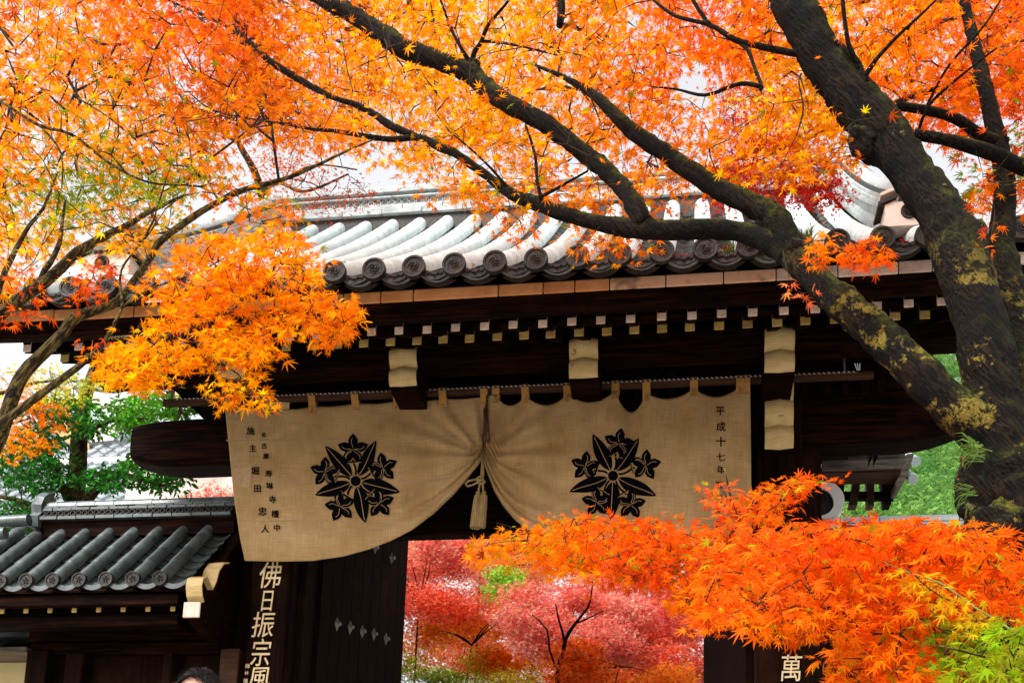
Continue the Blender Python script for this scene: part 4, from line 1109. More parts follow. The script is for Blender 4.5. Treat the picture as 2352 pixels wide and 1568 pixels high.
# right: wall ridge with pale disc and crescent
rwl=thing('tiled_wall',(1.9,9.3,1.5),'low wall with a pale tile ridge and round end disc right of the gate post','wall')
YRW=9.9
p=at(1893,1148,YRW); X=float(p[0]);Z=float(p[2])
b=MB(); n=24
vs=[];fs=[]
for k in range(n):
    a=2*math.pi*k/n; t=.055+.045*math.cos(a-.4)
    for (r,y) in ((.175+ .0,0),(.175,.25),(.175-t,.25),(.175-t,0)): vs.append((X+r*math.cos(a),YRW+y,Z+r*math.sin(a)))
for k in range(n):
    for j in range(4): fs.append((4*k+j,4*k+(j+1)%4,4*((k+1)%n)+(j+1)%4,4*((k+1)%n)+j))
b.add(vs,fs); b.build('plaster_crescent',M['whitewash'],rwl)
inst(disc(.13,.04,24).mesh('end_disc',M['darktile']),'end_disc',rwl,(X-.03,YRW+.03,Z))
p=at(2120,1182,YRW); z1=float(p[2])
x=X+.15
while x<6:
    b=MB(); b.sweep([(.12*math.cos(q*math.pi/7),.09*math.sin(q*math.pi/7)) for q in range(8)],[((x+.004,YRW+.2,z1-.02),(0,1,0),(0,0,1)),((x+.33,YRW+.2,z1-.02),(0,1,0),(0,0,1))]); b.build('ridge_cap',M['tile'],rwl); x+=.335
for i,(w_,zz) in enumerate(((.16,.06),(.2,.11))):
    b=MB(); b.box(X,6,YRW+.2-w_,YRW+.2+w_,z1-zz-.02,z1-zz+.015,.004); b.build('ridge_course',M['tile' if i==0 else 'walltile'],rwl)
hallroof(rwl,(X,YRW-.45,z1-.55),(1,0,0),4.5,(0,.8,.6),.75,.22,m='walltile',rows=4,r=.05)
b=MB(); b.box(X-.1,6,YRW+.05,YRW+.35,1.5,z1-.12); b.build('wall_body',M['woodz'],rwl)
p=at(1878,1075,YRW); b=MB(); b.add([tuple(map(float,at(u,v,9.75))) for u,v in ((1875,1071),(1880,1062),(1888,1066),(1886,1078),(1874,1093))]+[tuple(map(float,at(u,v,9.80))) for u,v in ((1875,1071),(1880,1062),(1888,1066),(1886,1078),(1874,1093))],[(0,1,2,3,4),(9,8,7,6,5),(0,1,6,5),(1,2,7,6),(2,3,8,7)]); b.build('ridge_horn',M['whitewash'],rwl)
# small roofed bell tower behind
bt=thing('bell_tower',(3.0,12.5,1.5),'small open timber tower with splayed posts behind the right side of the gate','building')
YB=12.4
def qb(u,v,Y=YB): return tuple(map(float,at(u,v,Y)))
def slab(pts,th,name,m,Y=YB):
    b=MB(); A=[qb(u,v,Y) for u,v in pts]; n=len(A)
    b.add(A+[(x,y+th,z) for x,y,z in A],[tuple(range(n)),tuple(range(2*n-1,n-1,-1))]+[(i,(i+1)%n,n+(i+1)%n,n+i) for i in range(n)]); return b.build(name,M[m],bt)
slab([(1700,1056),(2079,1040),(2082,1058),(2075,1073),(1700,1085)],.3,'eave_beam','greywood',YB-.5)
slab([(1700,1078),(2068,1070),(2068,1084),(1700,1088)],.3,'lower_beam','railwood',YB-.45)
for u0,u1,ub0,ub1,mm in ((1888,1902,1888,1902,'railwood'),(1925,1940,1925,1938,'woodz'),(1962,1980,1950,1969,'railwood'),(1990,2008,1992,2008,'railwood'),(2022,2064,2030,2046,'woodz')):
    slab([(u0,1084),(u1,1084),(ub1,1159 if mm!='x' else 1,),(ub0,1159)],.15,'post',mm)
slab([(1850,1128),(2060,1128),(2055,1143),(1850,1143)],.1,'cross_rail','wood',YB+.02)
slab([(1850,1085),(2062,1085),(2058,1100),(1850,1100)],.1,'cross_rail','wood',YB+.03)
slab([(2082,1042),(2100,1040),(2088,1080),(2068,1118),(2058,1120),(2056,1108),(2073,1080)],.3,'verge_board','greywood',YB-.3)
b=MB()
for u,v in ((2104,1060),(2098,1100)):
    c=qb(u,v,YB-.2); b.tube([(c[0],c[1],c[2]),(c[0],c[1]+.5,c[2]+.3)],.055,10)
b.build('verge_tiles',M['tile'],bt)
hallroof(bt,(qb(1700,1050,YB-.6)[0],YB-.6,qb(1700,1045,YB-.6)[2]+.02),(1,0,0),qb(2075,1050,YB-.6)[0]-qb(1700,1050,YB-.6)[0],(0,.8,.6),1.8,.25,rows=7)
# ================================================================ person at the foot of the gate
def person():
    hd=at(468,1536,3.72); hx_,hy_,hz=float(hd[0]),3.72,float(hd[2])
    g=.75; H=hz-g
    root=thing('person',(hx_,hy_,g),'dark haired person whose forehead just shows at the bottom edge','person')
    me=bpy.data.meshes.new('body'); k=H/1.72
    V=[(0,0,.95),(0,0,1.15),(0,.01,1.35),(0,0,1.47),(0,-.01,1.56),(0,-.01,1.62),
       (.17,0,1.41),(.22,.02,1.15),(.24,-.05,.90),(.24,-.08,.82),(-.17,0,1.41),(-.22,.02,1.15),(-.24,-.05,.90),(-.24,-.08,.82),
       (.09,0,.90),(.10,-.01,.50),(.11,.02,.09),(.11,-.12,.04),(-.09,0,.90),(-.10,-.01,.50),(-.11,.02,.09),(-.11,-.12,.04)]
    E_=[(0,1),(1,2),(2,3),(3,4),(4,5),(3,6),(6,7),(7,8),(8,9),(3,10),(10,11),(11,12),(12,13),(0,14),(14,15),(15,16),(16,17),(0,18),(18,19),(19,20),(20,21)]
    R_=[.14,.13,.15,.10,.055,.06,.06,.045,.03,.035,.06,.045,.03,.035,.085,.06,.04,.035,.085,.06,.04,.035]
    me.from_pydata([(x*k,y*k,z*k) for x,y,z in V],E_,[])
    o=bpy.data.objects.new('body',me); COL.objects.link(o); o.parent=root
    me.materials.append(mat('navy_coat',(.02,.025,.04),(.03,.035,.06),20,.9,.1))
    sk=o.modifiers.new('s','SKIN'); 
    for i,r in enumerate(R_): me.skin_vertices[0].data[i].radius=(r*k,r*k)
    me.skin_vertices[0].data[0].use_root=True
    o.modifiers.new('ss','SUBSURF').levels=2; o.modifiers['ss'].render_levels=2
    skin=mat('skin',(.42,.21,.14),(.48,.26,.18),8,.6,.05,spec=.2)
    bm=bmesh.new(); bmesh.ops.create_uvsphere(bm,u_segments=32,v_segments=24,radius=1)
    for v in bm.verts:
        x,y,z=v.co
        jaw=max(0,-z); x*=.078*(1-.30*jaw); y*=.098*(1-.12*jaw); 
        zz=z*.118
        if v.co.y<-.7 and abs(v.co.x)<.22 and -.35<v.co.z<.1: y-=.018*(1-abs(v.co.x)/.22)*(1-abs(v.co.z+.15)/.3)
        for s in(-1,1):
            dd=math.hypot(v.co.x-s*.38,v.co.z-.02)
            if v.co.y<0 and dd<.22: y+=.008*(1-dd/.22)
        if v.co.y<-.6 and abs(v.co.z+.52)<.08 and abs(v.co.x)<.3: y-=.005
        v.co=Vector((x,y,zz))*k+Vector((0,-.01,H-.118*k-.012))
    m2=bpy.data.meshes.new('head'); bm.to_mesh(m2); bm.free(); m2.materials.append(skin)
    for p_ in m2.polygons: p_.use_smooth=True
    ho=bpy.data.objects.new('head',m2); COL.objects.link(ho); ho.parent=root
    # hair: cap plus strands
    hc=(0,-.01,H-.118*k-.012); hb=MB(); rnd=random.Random(3)
    n=36; vs=[];fs=[]
    rows=9
    for j in range(rows+1):
        for i in range(n):
            a=2*math.pi*i/n; fr=max(0,-math.sin(a)); lim=1.75-.95*fr**1.5
            ph=lim*j/rows; rr=1.05+.05*noise.noise(Vector((i*.5,j*.8,0)))
            vs.append((hc[0]+.082*k*rr*math.sin(ph)*math.cos(a),hc[1]+.102*k*rr*math.sin(ph)*math.sin(a),hc[2]+.124*k*rr*math.cos(ph)))
    for j in range(rows):
        for i in range(n): fs.append((j*n+i,j*n+(i+1)%n,(j+1)*n+(i+1)%n,(j+1)*n+i))
    off=Vector(root.location); hb.add([Vector(p)+off for p in vs],fs)
    for q in range(1500):
        a=rnd.uniform(0,2*math.pi); fr=max(0,-math.sin(a)); ph=(1.78-.92*fr**1.5)*math.sqrt(rnd.random())
        d=Vector((math.sin(ph)*math.cos(a),math.sin(ph)*math.sin(a),math.cos(ph)))
        p=Vector((hc[0]+.083*k*d.x,hc[1]+.103*k*d.y,hc[2]+.125*k*d.z))+off
        t=Vector((rnd.gauss(0,1),-abs(rnd.gauss(.6,.6)),rnd.gauss(-.2,.6))); t=(t-d*t.dot(d)).normalized()
        e=p+t*rnd.uniform(.015,.04)+d*rnd.uniform(.004,.018); s_=t.cross(d)*.0012
        hb.add([p-s_,p+s_,e],[(0,1,2)])
    hb.build('hair',mat('black_hair',(.004,.003,.003),(.012,.009,.008),60,.6,0,spec=.15),root)
person()
# ================================================================ foliage tools
def leaf_template(kind):
    """flat leaf, base at origin, tip towards +Y, unit span"""
    if kind in('maple7','maplelite'):
        ang=[-118,-78,-38,0,38,78,118]; rad=[.40,.74,.95,1.05,.95,.74,.40]; val=.22 if kind=='maple7' else .25
    elif kind=='maple5':
        ang=[-100,-48,0,48,100]; rad=[.62,.90,1.0,.90,.62]; val=.24
    if kind.startswith('maple'):
        P=[(0,-.04,0)]
        c=(0,.10)
        out=[(-.04,-.06)]
        for i,(a,r) in enumerate(zip(ang,rad)):
            A=math.radians(a)
            if kind=='maple7':
                # belly of the lobe
                for s_ in(-1,):
                    q=A+s_*math.radians(8.2); out.append((math.sin(q)*r*.52,math.cos(q)*r*.52+.04))
            out.append((math.sin(A)*r,math.cos(A)*r*.95+.04))
            if kind=='maple7':
                q=A+math.radians(8.2); out.append((math.sin(q)*r*.52,math.cos(q)*r*.52+.04))
            if i<len(ang)-1:
                B=math.radians((a+ang[i+1])/2); out.append((math.sin(B)*val,math.cos(B)*val+.04))
        out.append((.04,-.06))
        V=[(0,.05,.0)]+[(x,y,-.16*(x*x+y*y)+.0) for x,y in out]
        n=len(out); F=[(0,1+i,2+i) for i in range(n-1)]+[(0,n,1)]
        if kind=='maple7': V+=[(-.012,.03,0),(.012,.03,0),(0,-.62,.05)]; F.append((n+1,n+2,n+3))
        V=[(x*.56,y*.56,z*.56) for x,y,z in V]   # span about 1
        return np.array(V),F
    if kind=='tri':   # three slim lobes, for far crowns
        V=[(0,-.05,0),(-.55,.30,-.08),(-.10,.30,0),(0,.8,-.1),(.12,.28,0),(.5,.22,-.08),(-.16,.2,0)]
        F=[(0,1,2),(6,3,4),(0,4,5)]
        return np.array(V),F
    if kind=='oval':
        V=[(0,0,0),(-.2,.3,.05),(-.22,.6,.04),(0,1.05,-.08),(.22,.6,.04),(.2,.3,.05),(0,.5,-.03)]
        F=[(0,1,6),(1,2,6),(2,3,6),(3,4,6),(4,5,6),(5,0,6)]
        return np.array(V)*.9,F
TPL={k:leaf_template(k) for k in('maple7','maplelite','maple5','tri','oval')}
def leaf_frames(nrm,out):
    """rotation matrices with local z = nrm, local y ~ out"""
    z=nrm/np.linalg.norm(nrm,axis=1,keepdims=True)
    y=out-z*np.sum(out*z,axis=1,keepdims=True); y/=np.linalg.norm(y,axis=1,keepdims=True)+1e-9
    x=np.cross(y,z); return np.stack([x,y,z],axis=2)
def leaf_mesh(name,kind,pos,R,size,col,m,off):
    V,F=TPL[kind]; N=len(pos); k=len(V)
    if N>1:
        VV=V[None]*np.stack([RNG.uniform(.78,1.08,N),np.ones(N),RNG.uniform(-.4,3.2,N)],1)[:,None,:]
        W=np.einsum('nij,nkj->nki',R,VV)*size[:,None,None]+pos[:,None,:]-np.array(off)[None,None,:]
    else: W=np.einsum('nij,kj->nki',R,V)*size[:,None,None]+pos[:,None,:]-np.array(off)[None,None,:]
    me=bpy.data.meshes.new(name); me.vertices.add(N*k); me.vertices.foreach_set('co',W.astype(np.float32).ravel())
    F=np.array(F); f=len(F); idx=(F[None]+(np.arange(N)*k)[:,None,None]).astype(np.int32)
    me.loops.add(N*f*3); me.loops.foreach_set('vertex_index',idx.ravel())
    me.polygons.add(N*f); me.polygons.foreach_set('loop_start',np.arange(0,N*f*3,3,dtype=np.int32)); me.polygons.foreach_set('loop_total',np.full(N*f,3,dtype=np.int32))
    at_=me.color_attributes.new('Col','FLOAT_COLOR','POINT')
    c=np.ones((N,k,4),np.float32); c[:,:,:3]=col[:,None,:]; at_.data.foreach_set('color',c.ravel())
    me.materials.append(m); me.update(calc_edges=True); return me
CLEAR=[]; cr_G=[None]; lt=None
def clear_limbs(pos,prob=.93,pad=7):
    if not CLEAR: return np.ones(len(pos),bool)
    N_=np.concatenate(CLEAR); nu,nv,nz=projN(N_[:,:3]); nr_=N_[:,3]/nz*FPX
    u,v,z=projN(pos); bad=np.zeros(len(pos),bool)
    for i in range(0,len(pos),2000):
        d=np.hypot(u[i:i+2000,None]-nu[None],v[i:i+2000,None]-nv[None]); bad[i:i+2000]=((d<nr_[None]+pad)&(z[i:i+2000,None]<nz[None]+.05)).any(1)
    return ~(bad&(RNG.random(len(pos))<prob))
def add_leaves(root,kind,pos,R,size,col,m,n_ind=290,name='leaf'):
    """the leaves that show largest become parts, the rest one joined part"""
    if root in(rt,lt,cr_G[0]):
        k_=clear_limbs(pos,.93 if root!=lt else .8); pos=pos[k_];R=R[k_];size=size[k_];col=col[k_]
    off=wloc(root); u,v,z=projN(pos)
    inside=(u>-10)&(u<2362)&(v>-10)&(v<1578)
    px=size/z*np.where(inside,1,.01)
    order=np.argsort(-px); big=order[:n_ind] if n_ind else order[:0]; rest=order[len(big):]
    if len(big):
        nb=10; reps=[]
        cb=col[big]; key=cb@np.array([.2,1.,.1]); rank=np.argsort(np.argsort(key))*nb//len(big)
        for q in range(nb):
            s=np.where(rank==q)[0]
            if len(s)==0: reps.append(None); continue
            c=np.median(cb[s],axis=0)[None]
            reps.append(leaf_mesh(name,kind,np.zeros((1,3)),np.eye(3)[None],np.ones(1),c,m,(0,0,0)))
        for j,i in enumerate(big):
            r=R[i]*size[i]; M4=Matrix(((r[0,0],r[0,1],r[0,2],pos[i,0]),(r[1,0],r[1,1],r[1,2],pos[i,1]),(r[2,0],r[2,1],r[2,2],pos[i,2]),(0,0,0,1)))
            inst(reps[rank[j]],name,root,None,mat4=M4)
    sets=[(kind,rest)]
    if kind=='maple7':
        sm=size[rest]/z[rest]*FPX<25; sets=[('maple7',rest[~sm]),('maplelite',rest[sm])]
    for kd,rs_ in sets:
        if len(rs_)==0: continue
        me=leaf_mesh('foliage',kd,pos[rs_],R[rs_],size[rs_],col[rs_],m,off)
        o=bpy.data.objects.new('foliage',me); COL.objects.link(o); o.parent=root; o['kind']='stuff'
def projN(P):
    d=P-C0; z=d@Fw; return PX+FPX*(d@R2)/z, PY-FPX*(d@U2)/z, z
def atN(u,v,Y):
    r=((u-PX)/FPX)[:,None]*R2+((PY-v)/FPX)[:,None]*U2+Fw; return C0+r*(Y/r[:,1])[:,None]
def inpoly(u,v,poly):
    ins=np.zeros(len(u),bool); n=len(poly)
    for i in range(n):
        x0,y0=poly[i];x1,y1=poly[(i+1)%n]
        c=((y0>v)!=(y1>v))&(u<(x1-x0)*(v-y0)/((y1-y0)+1e-9)+x0); ins^=c
    return ins
def sample(poly,n,Y0,Y1,holes=(),bias=1.):
    us=[p[0] for p in poly];vs_=[p[1] for p in poly]; U=[];V=[]
    while sum(len(x) for x in U)<n:
        u=RNG.uniform(min(us),max(us),n*3); v=RNG.uniform(min(vs_),max(vs_),n*3); ok=inpoly(u,v,poly)
        for (hu,hv,ru,rv,keep) in holes:
            ok&=~((((u-hu)/ru)**2+((v-hv)/rv)**2<1)&(RNG.random(len(u))>keep))
        U.append(u[ok]);V.append(v[ok])
    u=np.concatenate(U)[:n];v=np.concatenate(V)[:n]
    Y=Y0+(Y1-Y0)*RNG.random(n)**bias
    return atN(u,v,Y),u,v
def smooth_path(P,step=.05):
    """Catmull-Rom through (x,y,z,r)"""
    P=[np.array(p,float) for p in P]; out=[]
    for i in range(len(P)-1):
        a=P[max(0,i-1)];b_=P[i];c=P[i+1];d_=P[min(len(P)-1,i+2)]
        n=max(2,int(np.linalg.norm(c[:3]-b_[:3])/step))
        for k in range(n):
            t=k/n; out.append(.5*((2*b_)+(-a+c)*t+(2*a-5*b_+4*c-d_)*t*t+(-a+3*b_-3*c+d_)*t**3))
    out.append(P[-1]); return out
def limb(pts,root,name,m,n=14,wob=.16,seed=0,step=.05,parent=None,steep=0):
    """pts: (u,v,Y,width_px)"""
    Q=[]
    for u,v,Y,wd in pts:
        p=at(u,v,Y); z=(p-C0)@Fw; Q.append((*p,wd/2*z/FPX))
    Q=smooth_path(Q,step)
    b=MB(); b.tube([q[:3] for q in Q],[max(.0012,q[3]) for q in Q],n,True,wob,seed)
    o=b.build(name,m,parent or root,smooth=True)
    return np.array(Q)
def grow(root,nodes,A,m,r0=.0016,step=.12,maxr=.02,name='twigs',expo=.46,sides=5):
    """connect attractors to the nearest wood; returns direction at each attractor"""
    nodes=np.array(nodes)[:,:3]; K=len(nodes)
    pts=list(nodes); par=[-1]*K
    # order by distance from the limbs
    d0=np.array([np.min(np.sum((nodes-a)**2,axis=1)) for a in A]); order=np.argsort(d0)
    arr=np.zeros((K+len(A)*14,3)); arr[:K]=nodes; cnt=K; ends=np.zeros(len(A),int); chains=[]
    for i in order:
        a=A[i]; dd=np.sum((arr[:cnt]-a)**2,axis=1); j=int(np.argmin(dd)); L=math.sqrt(dd[j]); s=arr[j]
        n=int(min(12,max(1,round(L/step)))); prev=j; ch=[j]
        side=RNG.normal(size=3)*.06*L
        for k in range(1,n+1):
            t=k/n; p=s+(a-s)*t+side*math.sin(math.pi*t)+np.array([0,0,.10*L*math.sin(math.pi*t)])
            if k<n: p=p+RNG.normal(size=3)*.006
            arr[cnt]=p; par.append(prev); ch.append(cnt); prev=cnt; cnt+=1
        ends[i]=prev; chains.append(ch)
    load=np.zeros(cnt)
    for i in ends: load[i]+=1
    for i in range(cnt-1,K-1,-1):
        load[par[i]]+=load[i]
    b=MB()
    for ch in chains:
        if len(ch)<2: continue
        P=[arr[q] for q in ch]; r=[min(maxr,r0*(load[q] if q>=K else load[ch[1]])**expo*1.0) for q in ch]; r[-1]=r0*.8
        if np.linalg.norm(P[0]-P[-1])<1e-4: continue
        b.tube(P,r,sides,False)
    b.build(name,m,root,smooth=True,kind='stuff')
    D=np.array([arr[ends[i]]-arr[par[ends[i]]] if ends[i]>=K else np.array([0,0,1.]) for i in range(len(A))])
    return D/(np.linalg.norm(D,axis=1,keepdims=True)+1e-9)
def sprays(A,D,n,rad,size,flat=.55,droop=.25,sjit=.28,up=(0,-.25,1)):
    """n leaves round each attractor in a loose flat spray"""
    N=len(A); k=n; 
    th=RNG.uniform(0,2*np.pi,(N,k)); rr=rad*np.sqrt(RNG.random((N,k)))
    base=np.array(up,float)[None]+RNG.normal(size=(N,3))*.28; base/=np.linalg.norm(base,axis=1,keepdims=True)
    D2=D*np.array([1,1,.5])+RNG.normal(size=D.shape)*.1
    x=D2-base*np.sum(D2*base,axis=1,keepdims=True); x/=np.linalg.norm(x,axis=1,keepdims=True)+1e-9; y=np.cross(base,x)
    o=x[:,None]*(rr*np.cos(th))[...,None]*1.15+y[:,None]*(rr*np.sin(th))[...,None]*.9+base[:,None]*RNG.normal(size=(N,k,1))*rad*.16
    o[...,2]-=droop*(rr**2)/rad
    pos=A[:,None]+o
    nr=base[:,None]+RNG.normal(size=(N,k,3))*flat
    out=o/ (np.linalg.norm(o,axis=2,keepdims=True)+1e-9)+x[:,None]*.5+RNG.normal(size=(N,k,3))*.25; out[...,2]-=.35
    sz=size*(1+sjit*RNG.normal(size=(N,k))).clip(.45,1.6)
    return pos.reshape(-1,3),nr.reshape(-1,3),out.reshape(-1,3),sz.ravel()
def colorfield(anchors,u,v,jit=.12,leafjit=.13,n=1,dark=.0,mixj=.9):
    """anchors: (u,v,radius,(r,g,b)); inverse-distance blend per spray + per-leaf variation"""
    W=np.stack([np.exp(-(((u-a[0])**2+(v-a[1])**2)/(a[2]**2)))+1e-6 for a in anchors],1)
    W*=np.exp(RNG.normal(size=W.shape)*mixj); C=np.array([a[3] for a in anchors])
    c=(W/W.sum(1,keepdims=True))@C
    c=np.repeat(c,n,axis=0); N=len(c)
    g=np.exp(RNG.normal(size=(N,1))*leafjit*1.0); hue=np.exp(RNG.normal(size=(N,1))*.22)
    c=c*g; c[:,1:2]*=hue
    dk=RNG.random(N)<dark; c[dk]*=np.array([.55,.35,.5])
    return np.clip(c,.002,.95)
OR=(.90,.225,.002);YO=(.94,.345,.002);RO=(.85,.105,.003);RD=(.62,.018,.006);DR=(.34,.010,.004);GR=(.20,.30,.006);YG=(.42,.40,.008);PK=(.88,.18,.14);BR=(.50,.065,.003)
# ================================================================ right foreground maple
rt=thing('maple_tree',at(2420,1640,5.0)*np.array([1,1,0])+np.array([0,0,1.5]),'big old maple with mossy leaning trunk and limbs crossing in front of the gate roof','tree')
nodes=[]
Y=5.0
T=[(2650,2050,4.9,330),(2560,1700,4.95,290),(2480,1500,5,250),(2410,1320,5,210),(2335,1160,5,165),(2292,1000,5,132),(2264,800,5,118),(2214,610,5.05,116),(2178,515,5.1,112),(2098,402,5.15,92),(2036,320,5.2,112),(1990,262,5.2,110),(1898,150,5.2,90),(1845,55,5.2,92),(1818,0,5.2,92),(1800,-120,5.2,85),(1770,-260,5.3,75)]
Q=limb(T,rt,'trunk',M['bark'],26,.17,1,.035); nodes.append(Q[len(Q)//3:])
# knots and swellings
def burl(u,v,Y,w,hh,seed,root=rt,m='bark'):
    c=at(u,v,Y); z=(c-C0)@Fw; s=z/FPX
    bm=bmesh.new(); bmesh.ops.create_icosphere(bm,subdivisions=4,radius=1)
    for vt in bm.verts:
        q=vt.co.copy(); f=1+.22*noise.noise(q*2+Vector((seed,0,0)))+.08*noise.noise(q*6)
        vt.co=Vector((q.x*w/2*s*f,q.y*w/2*s*.8*f,q.z*hh/2*s*f))+Vector(c)-Vector(wloc(root))
    me=bpy.data.meshes.new('burl'); bm.to_mesh(me); bm.free(); me.materials.append(M[m])
    for p_ in me.polygons:p_.use_smooth=True
    o=bpy.data.objects.new('burl',me); COL.objects.link(o); o.parent=root
burl(2008,318,5.2,112,120,1); burl(2243,1120,4.95,95,190,2); burl(1770,520,5.35,85,80,3); burl(2262,905,5.0,100,150,4); burl(2300,1230,4.95,170,170,8); burl(893,92,5.9,46,44,5); burl(1083,158,5.75,46,46,6); burl(1478,520,5.35,52,60,7)
S2=[(2420,1260,5.25,200),(2356,1050,5.3,130),(2348,900,5.35,100),(2335,760,5.4,86),(2314,640,5.4,66),(2302,545,5.45,58),(2306,410,5.5,46),(2272,240,5.5,36),(2230,68,5.55,26),(2205,-40,5.6,20)]
Q=limb(S2,rt,'stem',M['bark'],18,.17,11,.04); nodes.append(Q[len(Q)//2:])
L1=[(2290,1010,5.0,120),(2215,955,4.98,104),(2150,898,4.98,88),(2082,828,5.0,86),(2014,763,5.05,82),(1945,706,5.1,76),(1894,662,5.15,68),(1843,612,5.2,62),(1791,570,5.25,54),(1706,534,5.3,44),(1620,527,5.3,42),(1556,528,5.3,44),(1476,526,5.35,44),(1416,520,5.4,38),(1356,508,5.45,32),(1296,492,5.5,33),(1236,469,5.55,31),(1176,446,5.6,27),(1113,400,5.65,20),(1045,352,5.7,19),(1010,338,5.75,20),(963,316,5.8,15),(900,320,5.85,12),(833,312,5.9,11),(771,301,6,9),(718,297,6.05,7),(650,284,6.1,6),(598,277,6.15,5),(489,253,6.2,4),(434,212,6.25,3)]
Q=limb(L1,rt,'limb',M['bark'],20,.2,21,.035); nodes.append(Q[len(Q)//3:])
L2=[(1480,520,5.35,50),(1456,470,5.35,44),(1426,427,5.4,40),(1386,387,5.45,40),(1346,356,5.5,38),(1318,333,5.5,38),(1233,272,5.55,40),(1164,237,5.6,40),(1113,198,5.7,42),(1079,168,5.75,44),(1010,140,5.8,40),(925,110,5.85,44),(891,85,5.9,42),(839,53,5.95,38),(798,27,6,37),(771,14,6,35),(720,-14,6.05,32),(640,-60,6.1,28)]
Q=limb(L2,rt,'limb',M['bark'],18,.2,31,.035); nodes.append(Q)
L3=[(1818,588,5.22,60),(1795,525,5.25,62),(1774,496,5.3,58),(1706,460,5.35,48),(1637,426,5.4,44),(1586,393,5.45,42),(1552,371,5.5,40),(1523,347,5.5,38),(1472,316,5.55,38),(1438,290,5.6,33),(1404,256,5.65,28),(1370,222,5.7,22),(1300,180,5.8,12),(1230,150,5.9,6)]
Q=limb(L3,rt,'limb',M['bark'],18,.2,41,.035); nodes.append(Q)
for i,P in enumerate([
 [(2440,410,5.4,40),(2352,384,5.35,36),(2280,352,5.3,34),(2233,337,5.25,31),(2168,320,5.2,26),(2099,308,5.2,26)],
 [(2310,330,5.5,30),(2250,310,5.45,26),(2210,280,5.4,24),(2150,258,5.35,22),(2060,243,5.3,20)],
 [(1990,190,5.1,15),(1980,172,5.1,15),(1973,147,5.1,13),(1949,103,5.05,11),(1935,0,5,9),(1930,-60,5,8)],
 [(1985,180,5.1,13),(2010,140,5.05,10),(2060,85,5,8),(2120,30,4.9,6),(2160,-10,4.9,5)],
 [(1975,160,5.1,10),(1935,105,5.1,9),(1895,80,5.15,8)],
 [(1860,125,5.2,20),(1819,122,5.2,16),(1743,106,5.2,14),(1689,92,5.2,13),(1631,58,5.2,10),(1552,37,5.25,8),(1500,0,5.3,6)],
 [(1631,58,5.2,10),(1606,25,5.2,9),(1586,-10,5.2,8)],
 [(1689,92,5.2,9),(1716,113,5.2,9),(1735,160,5.15,8),(1750,200,5.1,9),(1745,206,5.1,7)],
 [(1748,200,5.1,10),(1715,192,5.1,10),(1682,197,5.1,9),(1620,219,5.15,7),(1552,205,5.2,5),(1500,200,5.2,3)],
 [(1245,470,5.55,16),(1242,450,5.5,9),(1234,417,5.5,8),(1229,357,5.5,7),(1209,291,5.5,5)],
 [(1243,452,5.5,9),(1270,438,5.45,7),(1296,423,5.4,6),(1350,393,5.35,5)],
 [(1083,150,5.75,16),(1090,120,5.7,11),(1106,96,5.7,10),(1120,60,5.65,8),(1164,7,5.6,6),(1190,-30,5.6,4)],
 [(1083,150,5.75,14),(1060,112,5.7,8),(1034,62,5.7,7),(1017,14,5.65,5),(1000,-30,5.6,4)],
 [(1110,95,5.7,7),(1150,98,5.7,6),(1210,110,5.65,5),(1290,130,5.6,3)],
 [(1178,445,5.6,8),(1140,400,5.55,6),(1090,350,5.5,5),(1030,300,5.5,3)],
 [(963,316,5.8,13),(900,290,5.85,18),(860,263,5.9,16),(815,240,5.95,13),(771,226,6,11),(701,191,6.1,15),(616,137,6.15,14),(547,75,6.2,9),(472,38,6.25,7),(386,0,6.3,6),(340,-30,6.3,5)],
 [(1840,170,5.2,5),(1835,190,5,4),(1845,250,4.9,4),(1830,310,4.85,3)],
 [(2130,240,5.3,6),(2180,150,5.1,6),(2260,60,5,5),(2310,-20,5,4)],
 [(2110,300,5.2,7),(2135,240,5.1,7),(2200,180,5,6),(2290,110,4.9,4)],
 [(1285,60,6,16),(1290,20,6,18),(1283,-30,6,20)]]):
    Q=limb(P,rt,'branch',M['bark'],10,.12,50+i,.04); nodes.append(Q)
nodes_r=np.concatenate(nodes); CLEAR+= [q for q in nodes[:6]]+[q[:] for q in nodes[6:]]
holesT=[(560,320,80,60,.25),(470,390,60,50,.15),(1610,185,70,40,.06),(1660,245,50,60,.1),(1490,45,70,35,.35),(2150,330,60,55,.15),(1570,320,40,40,.3),(870,330,60,30,.15),(2240,500,40,40,.3),(700,60,40,20,.4),(1100,20,40,20,.4),(2120,150,35,25,.4),(60,60,70,45,.4),(1600,20,60,30,.35),(1300,235,40,20,.5),(2010,40,50,35,.3),(1330,40,28,20,.4),(905,265,35,20,.5),(395,145,45,25,.35),(2260,260,50,60,.4)]
canopyR=[(470,-80),(2430,-80),(2430,480),(2352,450),(2290,560),(2240,520),(2200,400),(2130,330),(2080,300),(2010,250),(1990,330),(1960,380),(1890,390),(1800,420),(1700,400),(1640,440),(1580,440),(1540,500),(1450,560),(1300,560),(1290,470),(1130,530),(1060,480),(1000,420),(930,380),(840,350),(760,320),(640,330),(560,220)]
anchR=[(950,120,160,YO),(1250,180,160,YO),(760,120,160,OR),(560,80,140,BR),(680,250,120,OR),(1100,420,180,YO),(1500,100,130,RO),(1480,400,150,OR),(1400,40,120,OR),(1640,60,120,RO),(1780,260,150,YO),(1600,330,120,OR),(1850,420,80,OR),(2150,80,180,OR),(2300,60,120,RO),(2330,260,130,RD),(2230,200,120,RO),(2250,470,100,OR),(1000,300,150,YO),(1250,330,200,OR)]
A1,u1,v1=sample(canopyR,3000,4.9,8.0,holesT,.8)
keep=~((v1>330)&(A1[:,1]>6.4))&~((v1>430)&(A1[:,1]<5.4)&(u1<1800)); A1=A1[keep];u1=u1[keep];v1=v1[keep]
